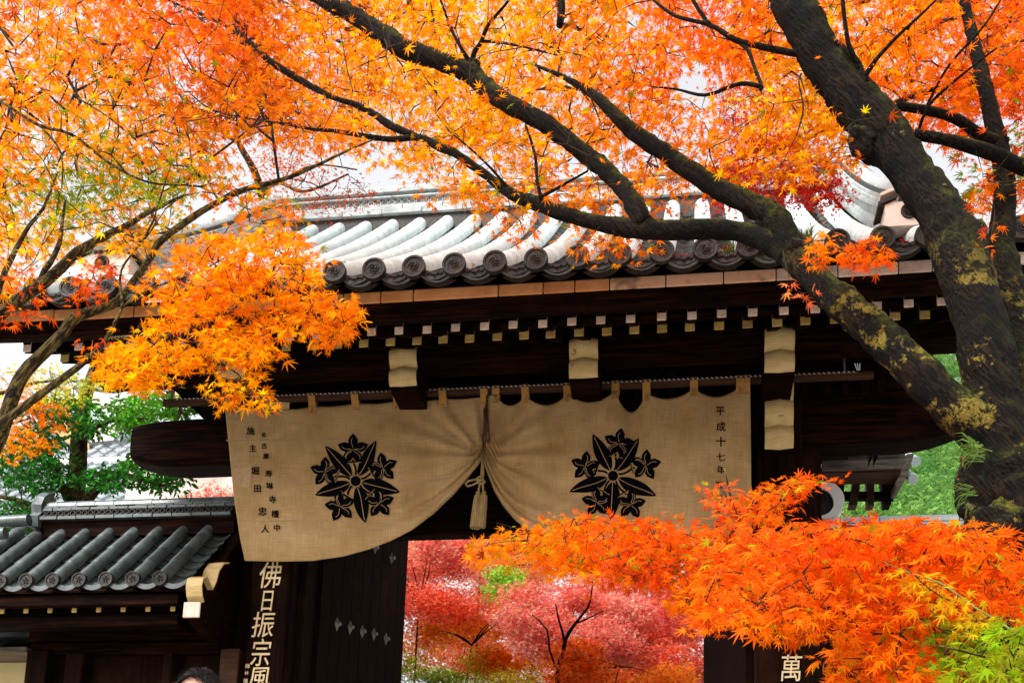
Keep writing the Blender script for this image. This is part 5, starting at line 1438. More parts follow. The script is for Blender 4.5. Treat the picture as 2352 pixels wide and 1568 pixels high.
D1=grow(rt,nodes_r,A1,M['twig'],r0=.0013,maxr=.012)
n1=15
pos,nr,out,sz=sprays(A1,D1,n1,.145,.068)
col=colorfield(anchR,u1,v1,n=n1,dark=.06,leafjit=.2)
pu,pv,pz=projN(pos); gs=(np.hypot(pu-2160,pv-450)<110)&(RNG.random(len(pu))<.35)|(np.hypot(pu-2330,pv-360)<60)&(RNG.random(len(pu))<.6)|(RNG.random(len(pu))<.012)
col[gs]=np.array(GR)*RNG.uniform(.7,1.2,(gs.sum(),1))
add_leaves(rt,'maple7',pos,leaf_frames(nr,out),sz,col,M['leaf'])
# hanging sprays in front of the roof
def fronds(root,poly,n,Y0,Y1,nodes,anch,size,nl,rad,seed=0,holes=(),dark=.02,n_ind=0,kind='maple7',droop=.35,flat=.55,maxr=.006,up=(0,-.35,1),m='leaf',bias=1.,tw=True,limit=None,greens=0,bark='twig',r0=.0012):
    A,u,v=sample(poly,n,Y0,Y1,holes,bias)
    D=grow(root,nodes,A,M[bark],r0=r0,maxr=maxr) if tw else np.tile(np.array([[0,0,1.]]),(len(A),1))+RNG.normal(size=(len(A),3))
    pos,nr,out,sz=sprays(A,D,nl,rad,size,droop=droop,flat=flat,up=up)
    col=colorfield(anch,u,v,n=nl,dark=dark)
    if greens:
        g=RNG.random(len(pos))<greens; col[g]=np.array(YG)*RNG.uniform(.6,1.1,(g.sum(),1))
    add_leaves(root,kind,pos,leaf_frames(nr,out),sz,col,M[m],n_ind)
fronds(rt,[(1830,540),(1900,530),(1960,555),(2020,545),(2020,580),(1985,640),(1940,620),(1880,600)],16,4.75,5.0,nodes_r,[(1900,560,60,OR),(1950,600,60,RO)],.066,13,.075)
fronds(rt,[(1810,640),(1850,660),(1860,690),(1840,680)],3,4.9,5.0,nodes_r,[(1830,660,60,(.88,.22,.06))],.066,4,.06)
fronds(rt,[(1300,540),(1400,530),(1390,580),(1340,600)],7,5.2,5.5,nodes_r,[(1340,560,60,OR)],.06,9,.10)
fronds(rt,[(1120,470),(1240,490),(1210,560),(1130,530)],12,5.3,5.8,nodes_r,[(1340,560,60,OR)],.06,10,.11)
fronds(rt,[(2240,440),(2290,470),(2270,600),(2245,560)],9,4.7,5.0,nodes_r,[(2270,500,60,(.85,.14,.01))],.062,9,.08)
# moss and grass tufts on the fork
def tuft(u,v,Y,n,L,root,name,m,lean=(-1,0,.1),spread=.6,w=.004):
    c=at(u,v,Y); b=MB(); rnd=random.Random(int(u*7+v))
    for i in range(n):
        o=Vector(c)+Vector((rnd.gauss(0,.02),rnd.gauss(0,.02),rnd.gauss(0,.02)))
        d=(Vector(lean)+Vector((rnd.gauss(0,spread),rnd.gauss(0,spread),rnd.gauss(0,spread)))).normalized(); l=L*rnd.uniform(.5,1.1)
        s=d.cross(Vector((0,1,.2))).normalized()*w; P=[o,o+d*l*.5+Vector((0,0,.06*l)),o+d*l-Vector((0,0,.30*l))]
        b.add([P[0]-s,P[0]+s,P[1]-s*.8,P[1]+s*.8,P[2]],[(0,1,3,2),(2,3,4)])
    return b.build(name,M[m],root,kind='stuff')
tag(tuft(2245,1035,4.83,34,.12,None,'grass_tuft','grassm',(-1,-.2,.15),.34,.0032),'bright green grass tuft sprouting from the fork of the mossy maple','grass')
tuft(2225,1130,4.85,16,.13,rt,'epiphyte','grassm',(-1,-.2,-.1),.3,.002)
# ================================================================ left maple
lt=thing('maple_tree',at(-260,1500,4.6)*np.array([1,1,0])+np.array([0,0,.9]),'slender maple with pale bark whose orange boughs fill the left side','tree')
nodes=[]
for i,P in enumerate([
 [(-260,1750,4.5,60),(-120,1300,4.55,44),(-30,1060,4.6,36),(0,1000,4.6,34),(20,935,4.6,32),(51,862,4.6,31),(103,808,4.6,28),(144,767,4.6,25),(164,736,4.6,24),(205,716,4.65,23),(256,700,4.7,20),(284,676,4.75,16),(310,640,4.8,15),(345,592,4.9,15),(362,561,4.9,16),(393,534,4.95,15),(427,510,5,15),(462,486,5,14),(547,441,5.1,13),(620,420,5.15,10),(684,400,5.2,8),(797,347,5.3,5),(860,320,5.4,3)],
 [(-200,1000,4.4,36),(-60,790,4.4,30),(0,722,4.4,27),(34,695,4.4,26),(85,660,4.4,26),(120,633,4.45,25),(154,602,4.5,23),(178,578,4.5,21),(239,544,4.6,17),(297,515,4.7,13),(342,487,4.75,11),(420,450,4.8,6)],
 [(88,655,4.42,15),(103,620,4.42,13),(116,602,4.4,13),(137,558,4.4,11),(142,517,4.4,8),(150,460,4.4,5)],
 [(-30,780,4.35,16),(0,654,4.3,14),(34,578,4.3,12),(68,517,4.3,9),(99,479,4.3,7),(130,400,4.3,5)],
 [(-60,1060,4.3,24),(0,978,4.3,20),(68,924,4.3,18),(137,873,4.3,16),(191,833,4.3,14),(239,788,4.3,12),(270,729,4.3,8),(281,698,4.3,7),(279,620,4.3,5),(342,537,4.3,3),(380,480,4.3,2)],
 [(240,785,4.3,9),(253,778,4.3,9),(325,772,4.25,9),(393,770,4.25,9),(438,755,4.2,8),(513,731,4.2,7),(581,728,4.2,5),(701,706,4.2,3)],
 [(284,704,4.3,7),(342,664,4.25,5),(445,630,4.25,4),(520,590,4.2,3),(580,560,4.2,2)],
 [(438,760,4.2,5),(468,811,4.2,4),(547,859,4.2,4),(570,900,4.2,2)],
 [(513,731,4.2,5),(560,690,4.2,4),(640,640,4.2,3)],
 [(-80,190,4.3,8),(0,232,4.3,7),(92,289,4.3,7),(164,309,4.35,7),(256,378,4.4,6),(342,419,4.4,5),(427,425,4.5,4)],
 [(92,289,4.3,5),(140,350,4.3,4),(142,430,4.3,3)],
 [(170,220,4.5,4),(250,270,4.5,4),(310,320,4.6,3)]]):
    Q=limb(P,lt,'limb' if i<2 else 'branch',M['palebark'],12,.10,80+i,.04); nodes.append(Q)
nodes_l=np.concatenate(nodes); CLEAR+=nodes
canopyL=[(-60,-60),(560,-60),(620,120),(640,300),(560,330),(500,420),(420,430),(480,500),(420,545),(300,560),(200,600),(90,600),(60,650),(-60,720)]
holesL=[(35,70,50,35,.3),(110,330,45,40,.45),(210,560,70,35,.2),(70,480,50,50,.5),(330,500,60,40,.2),(430,480,60,50,.1),(400,150,40,25,.4),(250,250,40,30,.5),(550,350,60,50,.15),(210,480,30,25,.4),(20,590,40,30,.3)]
anchL=[(100,180,150,OR),(260,120,120,(.87,.15,.003)),(380,60,120,RO),(180,300,120,YO),(330,300,140,YO),(60,400,100,OR),(60,560,120,YO),(260,420,100,(.70,.30,.006)),(160,440,90,(.62,.30,.006)),(420,250,120,BR),(30,100,100,OR),(450,470,70,YG)]
A,u,v=sample(canopyL,1250,3.9,7.2,holesL,.9)
D=grow(lt,nodes_l,A,M['twig'],r0=.0012,maxr=.008)
pos,nr,out,sz=sprays(A,D,14,.125,.058); col=colorfield(anchL,u,v,n=14,dark=.06,leafjit=.2)
pu,pv,pz=projN(pos)
pg=.16*np.exp(-((pu-230)/220)**2-((pv-260)/160)**2)+.75*np.exp(-((pu-330)/200)**2-((pv-430)/60)**2)+.6*np.exp(-((pu-130)/120)**2-((pv-460)/80)**2)
g=RNG.random(len(pu))<pg; col[g]=np.array((.24,.29,.005))*RNG.uniform(.6,1.25,(g.sum(),1))
add_leaves(lt,'maple7',pos,leaf_frames(nr,out),sz,col,M['leaf'],290)
# front golden bough
bough=[(300,650),(420,590),(480,530),(560,520),(640,510),(700,560),(745,620),(790,680),(850,715),(835,760),(720,790),(640,770),(590,830),(545,850),(610,900),(605,925),(520,915),(480,860),(400,840),(360,900),(300,905),(250,860),(215,800),(300,770),(370,740),(380,700)]
fronds(lt,bough,380,3.75,4.25,nodes_l,[(450,620,150,OR),(600,620,120,YO),(700,680,120,OR),(500,740,120,YO),(330,830,120,YO),(560,880,80,YO)],.056,12,.075,droop=.3,dark=.03,up=(0,-.55,1),flat=.6)
fronds(lt,[(120,600),(290,600),(300,650),(200,690),(140,650)],18,4.3,4.6,nodes_l,[(200,640,80,RO)],.055,7,.08)
fronds(lt,[(0,580),(60,600),(90,700),(20,760),(-20,700)],20,4.1,4.5,nodes_l,[(20,640,80,RO)],.055,8,.09)
fronds(lt,[(450,420),(560,400),(640,440),(700,540),(640,540),(540,500),(470,470)],34,4.2,4.9,nodes_l,[(560,460,80,OR)],.055,10,.10,greens=.22)
fronds(lt,[(205,770),(260,770),(240,830),(200,810)],5,4.1,4.3,nodes_l,[(560,460,80,RO)],.05,8,.07)
# near blurred corner leaves
fronds(lt,[(-40,-40),(60,-40),(40,60),(-40,40)],5,2.6,2.9,nodes_l,[(0,0,80,BR)],.062,6,.07,tw=False)
# ================================================================ small leaved red maple reaching over the roof from the left
st_=thing('maple_tree',(-8.5,10.6,1.5),'tall small leaved maple with rust red crown rising behind the left of the gate','tree')
ns_=[]
for i,P in enumerate([[(660,2400,12.6,60),(650,1300,12.6,50),(640,700,12.5,34),(600,440,11.6,20),(545,320,9.8,12),(560,280,9.3,9),(600,240,9,6)],[(600,440,11.6,12),(640,420,9.6,9),(700,440,8.8,7),(800,400,8.6,4)],[(555,335,9.9,9),(480,280,9.2,7),(400,200,9,5),(380,100,9,4)],[(545,320,9,7),(640,280,9,5),(740,200,9,4)],[(640,420,9,6),(720,380,8.8,4),(820,390,8.7,3)]]):
    Q=limb(P,st_,'trunk' if i==0 else 'branch',M['palebark'],10,.15,120+i,.08); ns_.append(Q)
ns_=np.concatenate(ns_)
fronds(st_,[(330,60),(420,60),(640,80),(880,200),(860,340),(700,330),(640,420),(560,330),(420,260),(330,200)],520,8.2,9.6,ns_,[(450,120,120,RO),(600,180,120,BR),(560,120,100,RD),(300,100,120,BR),(760,240,120,BR),(500,250,100,DR)],.046,12,.19,dark=.10,holes=[(560,330,80,50,.1),(420,150,60,36,.1),(440,200,40,24,.2)],kind='maple5')
fronds(st_,[(560,350),(680,330),(780,400),(870,410),(850,450),(800,500),(690,490),(620,460)],90,8.2,8.8,ns_,[(780,450,100,BR),(650,400,60,OR),(820,440,40,DR)],.042,12,.14,dark=.10,kind='maple5')
fronds(st_,[(380,560),(470,520),(560,560),(500,640),(400,640)],26,7.2,7.8,ns_,[(480,600,100,BR)],.042,10,.14,kind='maple5')
# ================================================================ crimson fine maple in front of the roof on the right
cr_=thing('maple_tree',(5.2,8.6,1.5),'fine leaved crimson maple hanging in front of the right roof tiles','tree')
nc=[]
for i,P in enumerate([[(3300,1700,8.2,90),(2900,700,7.6,60),(2500,250,6.9,30),(2200,200,6.7,18),(2000,260,6.6,10),(1850,320,6.5,7),(1760,360,6.5,5)],[(1850,320,6.5,5),(1800,400,6.45,4),(1740,440,6.4,3)],[(2000,260,6.6,7),(1930,340,6.55,5),(1870,420,6.5,4),(1880,460,6.5,2)],[(1760,360,6.5,5),(1690,400,6.5,4),(1620,430,6.4,3)]]):
    Q=limb(P,cr_,'trunk' if i==0 else 'branch',M['bark'],8,.1,140+i,.06); nc.append(Q)
nc=np.concatenate(nc)
fronds(cr_,[(1610,380),(1700,330),(1830,300),(1900,345),(1935,420),(1945,465),(1880,480),(1830,470),(1760,470),(1690,465),(1640,490)],430,6.25,6.65,nc,[(1750,400,100,RD),(1880,420,60,RD),(1640,420,60,(.8,.06,.02)),(1850,350,60,RO)],.037,14,.085,dark=.2,kind='maple5',r0=.0009,maxr=.004)
fronds(cr_,[(1640,180),(1760,200),(1830,330),(1700,340),(1650,280)],110,6.3,6.9,nc,[(1750,300,100,RO),(1700,240,60,RD)],.036,12,.11,dark=.15,kind='maple5',r0=.0009,maxr=.004)
# ================================================================ lower right maple
br=thing('maple_tree',at(2500,2100,4.2)*np.array([1,1,0]),'low spreading orange red maple filling the lower right below the gate','tree')
nb_=[]
for i,P in enumerate([[(2900,2600,4.2,90),(2600,1900,4.3,70),(2420,1560,4.4,50),(2300,1420,4.5,36),(2180,1350,4.6,26),(2060,1300,4.7,20),(1985,1280,4.8,18)],
 [(2300,1440,4.4,30),(2000,1420,4.5,26),(1850,1360,4.6,22),(1720,1284,4.7,17),(1660,1278,4.7,15),(1605,1280,4.75,12),(1500,1290,4.8,8),(1380,1250,4.8,6),(1250,1230,4.8,4),(1140,1200,4.8,2)],
 [(1661,1276,4.7,9),(1661,1256,4.65,9),(1695,1200,4.6,7),(1730,1160,4.55,5),(1760,1140,4.5,3)],
 [(1695,1200,4.6,5),(1680,1150,4.6,4),(1665,1080,4.6,3),(1655,1060,4.6,2)],
 [(1985,1285,4.7,16),(1980,1268,4.65,12),(2000,1240,4.6,8),(1990,1200,4.6,5)],
 [(2200,1290,4.3,8),(2210,1240,4.3,7),(2222,1160,4.3,4)],
 [(2480,1500,4.0,30),(2300,1330,4.1,12),(2210,1290,4.2,8),(2150,1240,4.3,5)],
 [(2100,1420,4.3,12),(1980,1450,4.1,8),(1880,1440,4.0,5),(1800,1430,4.0,3)],
 [(1720,1290,4.7,8),(1640,1340,4.6,6),(1560,1400,4.5,4)]]):
    Q=limb(P,br,'trunk' if i==0 else 'branch',M['bark'],10,.12,160+i,.05); nb_.append(Q)
nb_=np.concatenate(nb_)
big=[(1660,1255),(1740,1220),(1850,1212),(1960,1203),(2080,1200),(2200,1210),(2290,1215),(2420,1290),(2420,1420),(2300,1400),(2230,1450),(2180,1560),(2160,1620),(1990,1640),(1950,1560),(1920,1470),(1840,1440),(1740,1430),(1650,1420),(1610,1370),(1640,1330)]
anchB=[(1700,1250,120,RO),(1780,1300,80,(.84,.08,.02)),(1900,1200,140,RO),(2050,1190,120,(.80,.06,.004)),(1950,1300,90,RO),(2150,1300,90,RO),(2200,1250,120,OR),(1800,1350,120,OR),(2000,1400,150,OR),(1950,1520,120,OR),(2060,1540,100,RO),(1900,1430,90,(.80,.06,.01)),(1750,1450,120,OR),(2280,1300,120,RO),(1850,1480,120,YO),(2320,1400,80,RO),(1620,1400,100,RO)]
fronds(br,big,820,3.5,5.4,nb_,anchB,.066,12,.10,n_ind=290,droop=.35,dark=.09,bias=1.2,up=(0,-.75,1),flat=.5,greens=.035,holes=[(2040,1305,70,28,.05),(2190,1390,70,40,.1),(2230,1470,70,60,.1),(1820,1250,50,16,.2),(1900,1330,60,14,.2),(1720,1340,60,14,.2),(2120,1250,50,14,.2),(1980,1440,70,16,.25),(1830,1420,50,14,.25),(2280,1250,40,16,.2)],maxr=.006)
fronds(br,[(1150,1225),(1300,1190),(1440,1183),(1560,1200),(1660,1205),(1700,1240),(1660,1300),(1560,1330),(1440,1300),(1330,1290),(1230,1270),(1150,1290),(1080,1260)],300,4.3,5.2,nb_,[(1200,1230,100,OR),(1400,1200,100,RO),(1550,1220,100,RO),(1600,1290,100,(.6,.17,.003)),(1300,1260,100,OR),(1500,1280,90,(.75,.10,.003))],.056,10,.095,droop=.3,up=(0,-.7,1),flat=.5,greens=.06,maxr=.005)
fronds(br,[(1650,1090),(1700,1140),(1780,1110),(1860,1095),(1940,1095),(1860,1110),(1800,1150),(1760,1200),(1670,1200),(1655,1140)],62,4.3,4.7,nb_,[(1680,1120,60,(.85,.12,.02)),(1850,1100,80,RO),(1750,1150,60,OR)],.056,9,.075,droop=.2,up=(0,-.7,1),flat=.5,greens=.12,maxr=.004)
fronds(br,[(1560,1320),(1650,1320),(1720,1400),(1730,1435),(1680,1425),(1600,1410),(1530,1370)],50,4.2,4.9,nb_,[(1200,1230,100,OR)],.056,9,.10,maxr=.004)
fronds(br,[(1200,1240),(1350,1260),(1500,1280),(1650,1290),(1680,1400),(1600,1380),(1500,1340),(1380,1330),(1280,1300)],130,4.4,5.4,nb_,[(1300,1290,80,OR),(1500,1300,80,RO),(1620,1340,80,(.86,.10,.05))],.056,9,.10,droop=.35,up=(0,-.7,1),flat=.5,greens=.05,maxr=.004)
# greenish yellow spray in the corner
yg=thing('maple_tree',at(2700,2300,3.2)*np.array([1,1,0]),'young yellow green maple shoots in the bottom right corner','tree')
ny=[]
for i,P in enumerate([[(2900,2600,3.2,50),(2620,1900,3.2,34),(2450,1600,3.2,12),(2380,1500,3.2,8),(2310,1437,3.25,6),(2240,1395,3.3,5),(2160,1338,3.35,4),(2080,1312,3.4,2.5),(2030,1290,3.4,2)],[(2450,1600,3.2,12),(2330,1530,3.1,8),(2230,1500,3.1,5),(2150,1480,3.1,3)]]):
    Q=limb(P,yg,'trunk' if i==0 else 'branch',mat('green_stem',(.07,.09,.012),(.14,.17,.025),20,.6,0) if i==0 else M['palebark'],8,.05,190+i,.05); ny.append(Q)
ny=np.concatenate(ny)
fronds(yg,[(2210,1500),(2290,1450),(2420,1420),(2420,1640),(2190,1640)],80,2.8,3.5,ny,[(2300,1500,80,GR),(2280,1560,60,YG),(2330,1450,50,(.33,.45,.01))],.058,9,.07,up=(0,-.6,1),flat=.5,maxr=.003)
fronds(yg,[(2130,1430),(2230,1440),(2250,1520),(2200,1560),(2150,1490)],30,3.4,3.9,ny,[(2180,1480,80,(.17,.30,.01))],.05,9,.07,up=(0,-.6,1),maxr=.003)
fronds(yg,[(2050,1275),(2110,1310),(2200,1355),(2260,1400),(2320,1420),(2300,1450),(2220,1420),(2120,1350)],26,3.2,3.45,ny,[(2150,1350,150,(.85,.36,.006)),(2250,1420,100,YG)],.056,6,.06,up=(0,-.7,1),maxr=.003)
# ================================================================ evergreen by the wing wall
ev=thing('evergreen_tree',at(170,1150,10.6)*np.array([1,1,0])+np.array([0,0,1.5]),'glossy green evergreen tree with grey trunk rising above the wing wall roof','tree')
ne=[]
for i,P in enumerate([[(150,1900,10.6,50),(165,1250,10.6,48),(172,1150,10.6,44),(178,1080,10.6,42),(182,1000,10.5,38),(190,940,10.5,34),(205,880,10.5,24),(215,840,10.5,16),(220,790,10.5,8)],
  [(172,1170,10.6,30),(140,1110,10.4,18),(120,1060,10.3,14),(95,1000,10.2,11),(75,960,10.1,6)],[(175,1180,10.6,26),(235,1110,10.4,18),(270,1090,10.3,14),(330,1100,10.2,10),(390,1120,10.2,5)],
  [(182,1020,10.5,16),(210,985,10.4,14),(260,965,10.3,9),(330,960,10.2,5)],[(262,1092,10.3,9),(300,1070,10.2,7),(370,1055,10.1,4)],
  [(160,1190,10.6,20),(90,1170,10.4,12),(50,1150,10.3,10),(0,1140,10.2,9),(-40,1130,10.2,7)],[(40,1150,10.2,9),(90,1190,10.2,9),(130,1220,10.3,8)],[(0,1210,10.1,10),(30,1230,10.1,9),(60,1260,10.1,8)],
  [(200,890,10.5,8),(260,900,10.4,6),(330,890,10.3,4),(390,900,10.2,3)]]):
    Q=limb(P,ev,'trunk' if i==0 else 'branch',M['palebark'],12,.12,210+i,.06); ne.append(Q)
ne=np.concatenate(ne)
evan=[(200,1000,200,(.02,.14,.012)),(350,950,80,(.10,.34,.012)),(100,1050,80,(.03,.15,.014)),(330,900,80,(.17,.42,.015)),(340,1080,80,(.03,.16,.014)),(60,1000,60,(.01,.06,.01)),(60,1200,60,(.015,.09,.01))]
for poly,n in (([(230,930),(330,900),(400,890),(440,930),(420,960),(360,960),(330,1010),(260,970),(240,960)],80),
   ([(200,1080),(280,1060),(350,1030),(430,1080),(425,1125),(370,1130),(330,1110),(250,1120),(200,1120)],85),
   ([(-20,1040),(60,990),(120,960),(150,1020),(160,1080),(150,1140),(60,1120),(-20,1100)],110),
   ([(-20,1150),(60,1150),(110,1200),(100,1250),(-20,1260)],50),([(40,960),(120,910),(200,920),(240,1000),(200,1000),(120,960)],60)):
    fronds(ev,poly,int(n*1.7),9.8,10.7,ne,evan,.072,10,.11,kind='oval',m='green',droop=.15,flat=.7,dark=.0,maxr=.01,n_ind=0,r0=.002,up=(0,-.6,1))
# yellow-green and orange boughs at the far left behind
lb2=thing('maple_tree',at(-350,1500,6.5)*np.array([1,1,0])+np.array([0,0,1.5]),'yellow and orange maple at the left edge behind the pale boughs','tree')
nl2=[]
for i,P in enumerate([[(-350,1900,6.6,50),(-200,1200,6.5,34),(-60,950,6.4,16),(40,890,6.3,8),(150,870,6.2,5)],[(-100,1010,6.4,12),(0,980,6.3,7),(70,960,6.2,4)]]):
    Q=limb(P,lb2,'trunk' if i==0 else 'branch',M['palebark'],8,.1,230+i,.06); nl2.append(Q)
nl2=np.concatenate(nl2)
fronds(lb2,[(-20,850),(40,845),(150,850),(240,870),(220,910),(120,930),(40,900),(-20,890)],70,5.9,6.8,nl2,[(60,860,80,(.75,.55,.03)),(180,880,60,(.45,.5,.03)),(20,880,50,OR)],.048,10,.10,up=(0,-.4,1),maxr=.004)
fronds(lb2,[(-20,930),(60,900),(160,960),(110,990),(90,1040),(20,1050),(-20,1030)],70,5.9,6.6,nl2,[(60,960,80,OR),(60,1020,60,YO),(100,960,50,RO)],.05,10,.10,up=(0,-.4,1),maxr=.004)
# ================================================================ maples seen through the gateway
def crownblobs(root,blobs,leaf,per,anch,kind='tri',m='far',name='foliage',dens=1.):
    """blobs: (u,v,Y,ru,rv) picture-size ellipsoids at real depth"""
    pos=[];uu=[];vv=[]
    for (u,v,Yd,ru,rv) in blobs:
        c=at(u,v,Yd); z=(c-C0)@Fw; s=z/FPX; n=int(per*ru*rv/2500*dens)
        d=RNG.normal(size=(n,3)); d/=np.linalg.norm(d,axis=1,keepdims=True); r=RNG.random((n,1))**.45
        # break the outline
        r*=1+.25*np.sin(d[:,:1]*7+u)*np.cos(d[:,2:]*6+v)
        p=c+d*r*np.array([ru*s,max(ru,rv)*s*.8,rv*s]); pos.append(p); uu.append(np.full(n,u)+RNG.normal(size=n)*ru*.5); vv.append(np.full(n,v)+RNG.normal(size=n)*rv*.5)
    pos=np.concatenate(pos); uu=np.concatenate(uu); vv=np.concatenate(vv); N=len(pos)
    nr=np.array([0,-.45,1.])+RNG.normal(size=(N,3))*.7; out=RNG.normal(size=(N,3)); sz=leaf*RNG.uniform(.6,1.3,N)
    col=colorfield(anch,uu,vv,n=1,dark=.08,leafjit=.4,mixj=1.5)
    me=leaf_mesh(name,kind,pos,leaf_frames(nr,out),sz,col,M[m],wloc(root)); o=bpy.data.objects.new(name,me); COL.objects.link(o); o.parent=root; o['kind']='stuff'
PKL=(.96,.38,.28);PK=(.92,.17,.13);  # PKL: bright highlights on the pink leaves, put into their colour
def bgtree(u,v,Yd,label,blobs,anch,leaf=.058,per=1500,trunk=None,dens=1.):
    b0=at(u,1568,Yd); root=thing('maple_tree',(b0[0],b0[1],1.5),label,'tree','maples seen beyond the gateway')
    tr=trunk or [(u,1800,Yd,8),(u-8,1590,Yd,5),(u+4,v,Yd+.6,3.5),(u+20,v-70,Yd+.6,1.5)]
    tr=[(a,b_,c+(0 if trunk else 1.2),d_) for a,b_,c,d_ in tr]
    limb(tr,root,'trunk',M['bark'],8,.12,int(u),.15)
    for q in range(5):
        bu=random.choice(blobs); a=tr[2]; limb([(a[0],a[1],Yd+1.2,5),((a[0]+bu[0])/2+random.uniform(-15,15),(a[1]+bu[1])/2-10,(Yd+bu[2])/2,2),(bu[0],bu[1],bu[2],1)],root,'branch',M['bark'],6,.1,q,.15)
    crownblobs(root,blobs,leaf,per,anch,dens=dens)
    if trunk:
        for P in ([(1297,1480,13,8),(1292,1450,13,6),(1284,1425,13,5),(1276,1385,13,3)],[(1322,1430,13,5),(1345,1422,13,4),(1385,1402,13,2)],[(1276,1530,13.1,6),(1262,1490,13,5),(1256,1445,13,4),(1222,1410,13,2)]): limb(P,root,'branch',M['bark'],7,.1,3,.12)
rb=random.Random(5)
def blobset(u0,u1,v0,v1,n,Y0,Y1,ru,rv):
    ru*=1.35; rv*=1.35
    return [(rb.uniform(u0,u1),rb.uniform(v0,v1),rb.uniform(Y0,Y1),ru*rb.uniform(.7,1.3),rb.uniform(.7,1.3)*rv) for _ in range(n)]
bgtree(960,1380,15.5,'pink and crimson maple closest to the open door leaf, seen through the gateway',blobset(890,1060,1250,1420,15,15,17,50,32),[(940,1260,80,PKL),(1000,1350,80,(.90,.07,.035)),(920,1330,50,(.90,.07,.035)),(1040,1270,70,PK),(980,1420,60,RO),(950,1300,60,PKL)],dens=.9)
bgtree(1290,1380,14.2,'rose pink maple with a forked bare stem in the middle of the gateway',blobset(1180,1460,1320,1500,24,14,15.5,48,30),[(1240,1340,70,PK),(1300,1370,70,(.90,.07,.035)),(1380,1330,80,PKL),(1350,1420,80,PK),(1220,1440,60,PKL),(1430,1400,70,PKL)],dens=.8,
  trunk=[(1290,1800,14,14),(1280,1560,13.4,11),(1293,1500,13.0,10),(1300,1465,13,9),(1322,1430,13.0,7),(1350,1395,13,5),(1358,1365,13.0,4),(1362,1330,13.0,2)])
bgtree(1570,1400,15,'pale pink maple in front of the right gate post, seen through the gateway',blobset(1440,1740,1300,1560,28,14.5,17,50,32),[(1600,1330,70,PK),(1650,1450,80,PKL),(1560,1480,70,PK),(1680,1500,60,(.90,.07,.035)),(1500,1540,60,RO),(1620,1400,60,(.90,.07,.035)),(1700,1430,60,PKL)],dens=.8)
bgtree(1080,1480,16,'orange maple low in the gateway, behind the pink ones',blobset(900,1300,1400,1540,22,16,18,46,28),[(950,1440,80,OR),(1060,1450,80,OR),(1180,1440,80,RO),(1000,1520,60,(.8,.45,.03)),(1250,1500,60,OR)],dens=.8)
bgtree(1420,1530,13.5,'orange red maple crown at the bottom centre of the gateway',blobset(1280,1560,1490,1600,14,13,15,48,28),[(1350,1540,80,RO),(1450,1520,80,(.9,.22,.06)),(1520,1560,80,OR)],dens=.8)
bgtree(1100,1300,20,'peach maple crown high in the gateway under the lintel',blobset(900,1500,1235,1330,22,19,22,52,30),[(960,1260,80,PKL),(1100,1290,80,(.9,.35,.2)),(1250,1280,80,OR),(1400,1290,80,PK),(1180,1320,70,(.9,.42,.2))],leaf=.06,dens=.8)
bgtree(1420,1380,22.5,'tall salmon maple forming the farthest crown beyond the gateway',blobset(880,1780,1230,1600,34,21.5,23.5,75,52),[(950,1300,120,PKL),(1150,1400,120,(.9,.3,.2)),(1350,1300,120,PKL),(1550,1400,120,PK),(1000,1500,100,OR),(1500,1540,100,OR)],leaf=.085,per=900)
bgtree(1180,1350,19,'fresh green tree glimpsed between the pink crowns in the gateway',blobset(1130,1180,1320,1400,5,17,17.8,30,24),[(1150,1360,100,(.32,.55,.05)),(1350,1340,100,(.35,.55,.06)),(1250,1450,60,(.25,.5,.04))],leaf=.06)
bgtree(1050,1550,17.5,'yellow green bush along the bottom of the gateway',blobset(900,1300,1515,1600,14,15.8,17,44,24),[(950,1540,70,(.42,.48,.03)),(1080,1550,70,(.30,.42,.03)),(1000,1570,60,(.10,.22,.03)),(1200,1560,60,(.65,.5,.04))],leaf=.05)
# pink bush behind the wing wall
pb=thing('maple_bush',at(470,1130,12)*np.array([1,1,0])+np.array([0,0,1.5]),'small coral pink maple bush between the wing wall roof and the curtain','bush')
limb([(470,1500,12,14),(472,1250,12,10),(468,1150,12,6)],pb,'trunk',M['bark'],7,.1,3,.1)
crownblobs(pb,[(440,1145,12,34,20),(480,1130,12,40,24),(520,1140,12.2,34,26),(500,1150,12,50,22)],.045,700,[(480,1130,60,(.88,.24,.16)),(520,1120,40,(.9,.35,.25)),(440,1150,30,(.85,.15,.1))])
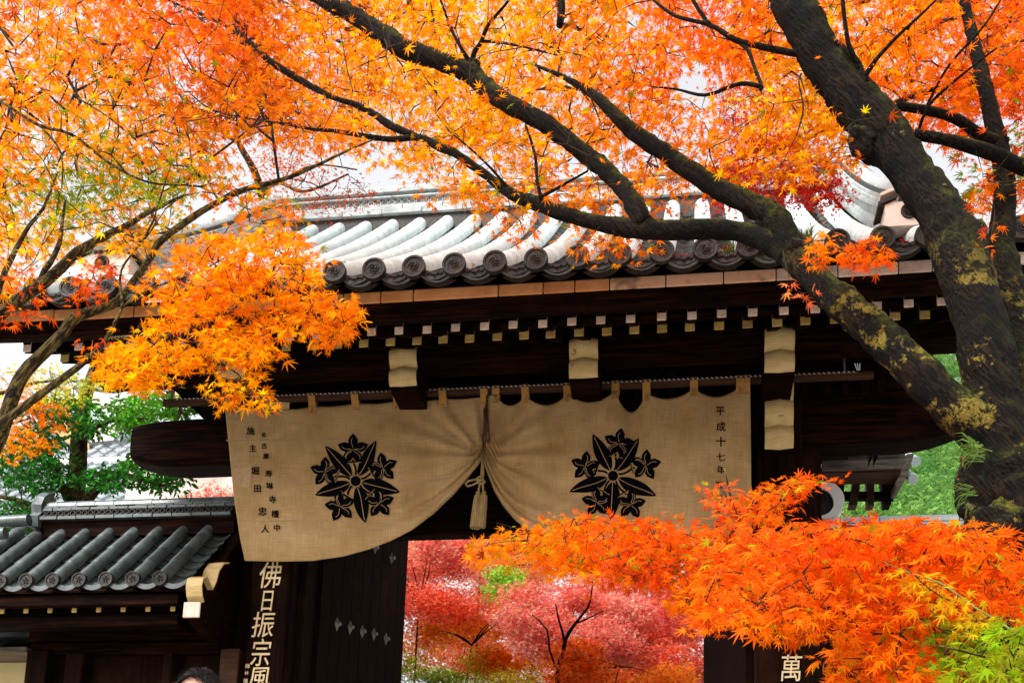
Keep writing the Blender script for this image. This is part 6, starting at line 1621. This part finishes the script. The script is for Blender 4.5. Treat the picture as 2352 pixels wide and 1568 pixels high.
# ================================================================ wooded hillside on the right
hill=MB(); g=24; vs=[];fs=[]
for j in range(g+1):
    for i in range(g+1):
        y=34+90*j/g; x=.135*y+.5+90*i/g; t=j/g
        z=1.4+52*t**.9*(.75+.25*math.sin(i*.7))+2*noise.noise(Vector((x*.05,y*.05,0)))
        vs.append((x,y,z if j else 1.0))
for j in range(g):
    for i in range(g): q=j*(g+1)+i; fs.append((q,q+1,q+g+2,q+g+1))
hill.add(vs,fs); hill.build('hill',mat('forest_floor',(.03,.06,.015),(.06,.10,.02),1,.95,.3),kind='structure')
fo=thing('forest',(14,45,1.5),'sunlit green wooded hillside far behind the right side of the gate','forest')
fo['kind']='stuff'
pos=[];cc=[];szs=[]
for i in range(420):
    u=rb.uniform(1850,2360);v=rb.uniform(740,1230)
    Yd=34+ (1230-v)/490*42+rb.uniform(-2,2)
    c=at(u,v,Yd); R_=rb.uniform(1.0,2.0); n=330
    hs_=rb.random()
    base=np.array((.05,.17,.04))*(1-hs_)+np.array((.24,.42,.09))*hs_
    d=RNG.normal(size=(n,3)); d/=np.linalg.norm(d,axis=1,keepdims=True); d[:,2]=np.abs(d[:,2])*.9-.25
    lump=1+.22*np.sin(d[:,:1]*9+i)*np.sin(d[:,2:]*8+i)
    p=c+d*R_*lump*(RNG.random((n,1))**.2); pos.append(p); cc.append(np.clip(base*np.exp(RNG.normal(size=(n,1))*.25),.01,.9)); szs.append(RNG.uniform(.14,.3,n))
pos=np.concatenate(pos);cc=np.concatenate(cc);szs=np.concatenate(szs); N=len(pos)
nr=np.array([0,-.5,1.])+RNG.normal(size=(N,3))*.6
me=leaf_mesh('forest_canopy','tri',pos,leaf_frames(nr,RNG.normal(size=(N,3))),szs,cc,M['far'],wloc(fo)); o=bpy.data.objects.new('forest_canopy',me); COL.objects.link(o); o.parent=fo; o['kind']='stuff'
# ================================================================ leaf litter and weeds in the eave pans
lit=MB(); P_=[];
for u,v,n in ((800,650,7),(893,640,16),(985,632,10),(1085,615,6),(1195,615,5),(1378,600,5),(1478,605,14),(1565,592,26),(1672,572,26),(2075,555,16)):
    for q in range(n):
        P_.append(at(u+rb.gauss(0,10),v+rb.gauss(-3,4),YE-.0+rb.uniform(-.03,.10)))
P_=np.array(P_); N=len(P_)
root=thing('fallen_leaves',tuple(P_.mean(0)),'dead crimson maple leaves caught between the eave tiles of the gate roof','leaves'); root['kind']='stuff'
me=leaf_mesh('leaf_litter','maple5',P_,leaf_frames(np.array([0,-.8,1.])+RNG.normal(size=(N,3))*.5,RNG.normal(size=(N,3))),RNG.uniform(.03,.05,N),np.clip(np.array((.55,.03,.04))*np.exp(RNG.normal(size=(N,1))*.3),.01,.9),M['leaf'],wloc(root)); o=bpy.data.objects.new('leaf_litter',me); COL.objects.link(o); o.parent=root; o['kind']='stuff'
tag(tuft(1672,585,YE+.02,40,.13,None,'weed_tuft','grassm',(.1,-.4,1),.5),'green weed tuft growing between two eave tiles near the crimson maple','weeds')
tag(tuft(1855,555,YE+.10,50,.16,None,'weed_tuft','grassm',(-.3,-.3,1),.6),'green weeds on the eave tiles beside the hanging orange spray','weeds')
tag(tuft(1235,612,YE+.02,14,.08,None,'weed_tuft','grassm',(.6,-.3,.6),.4),'short weeds between eave tiles above the orange fascia, left of centre','weeds')
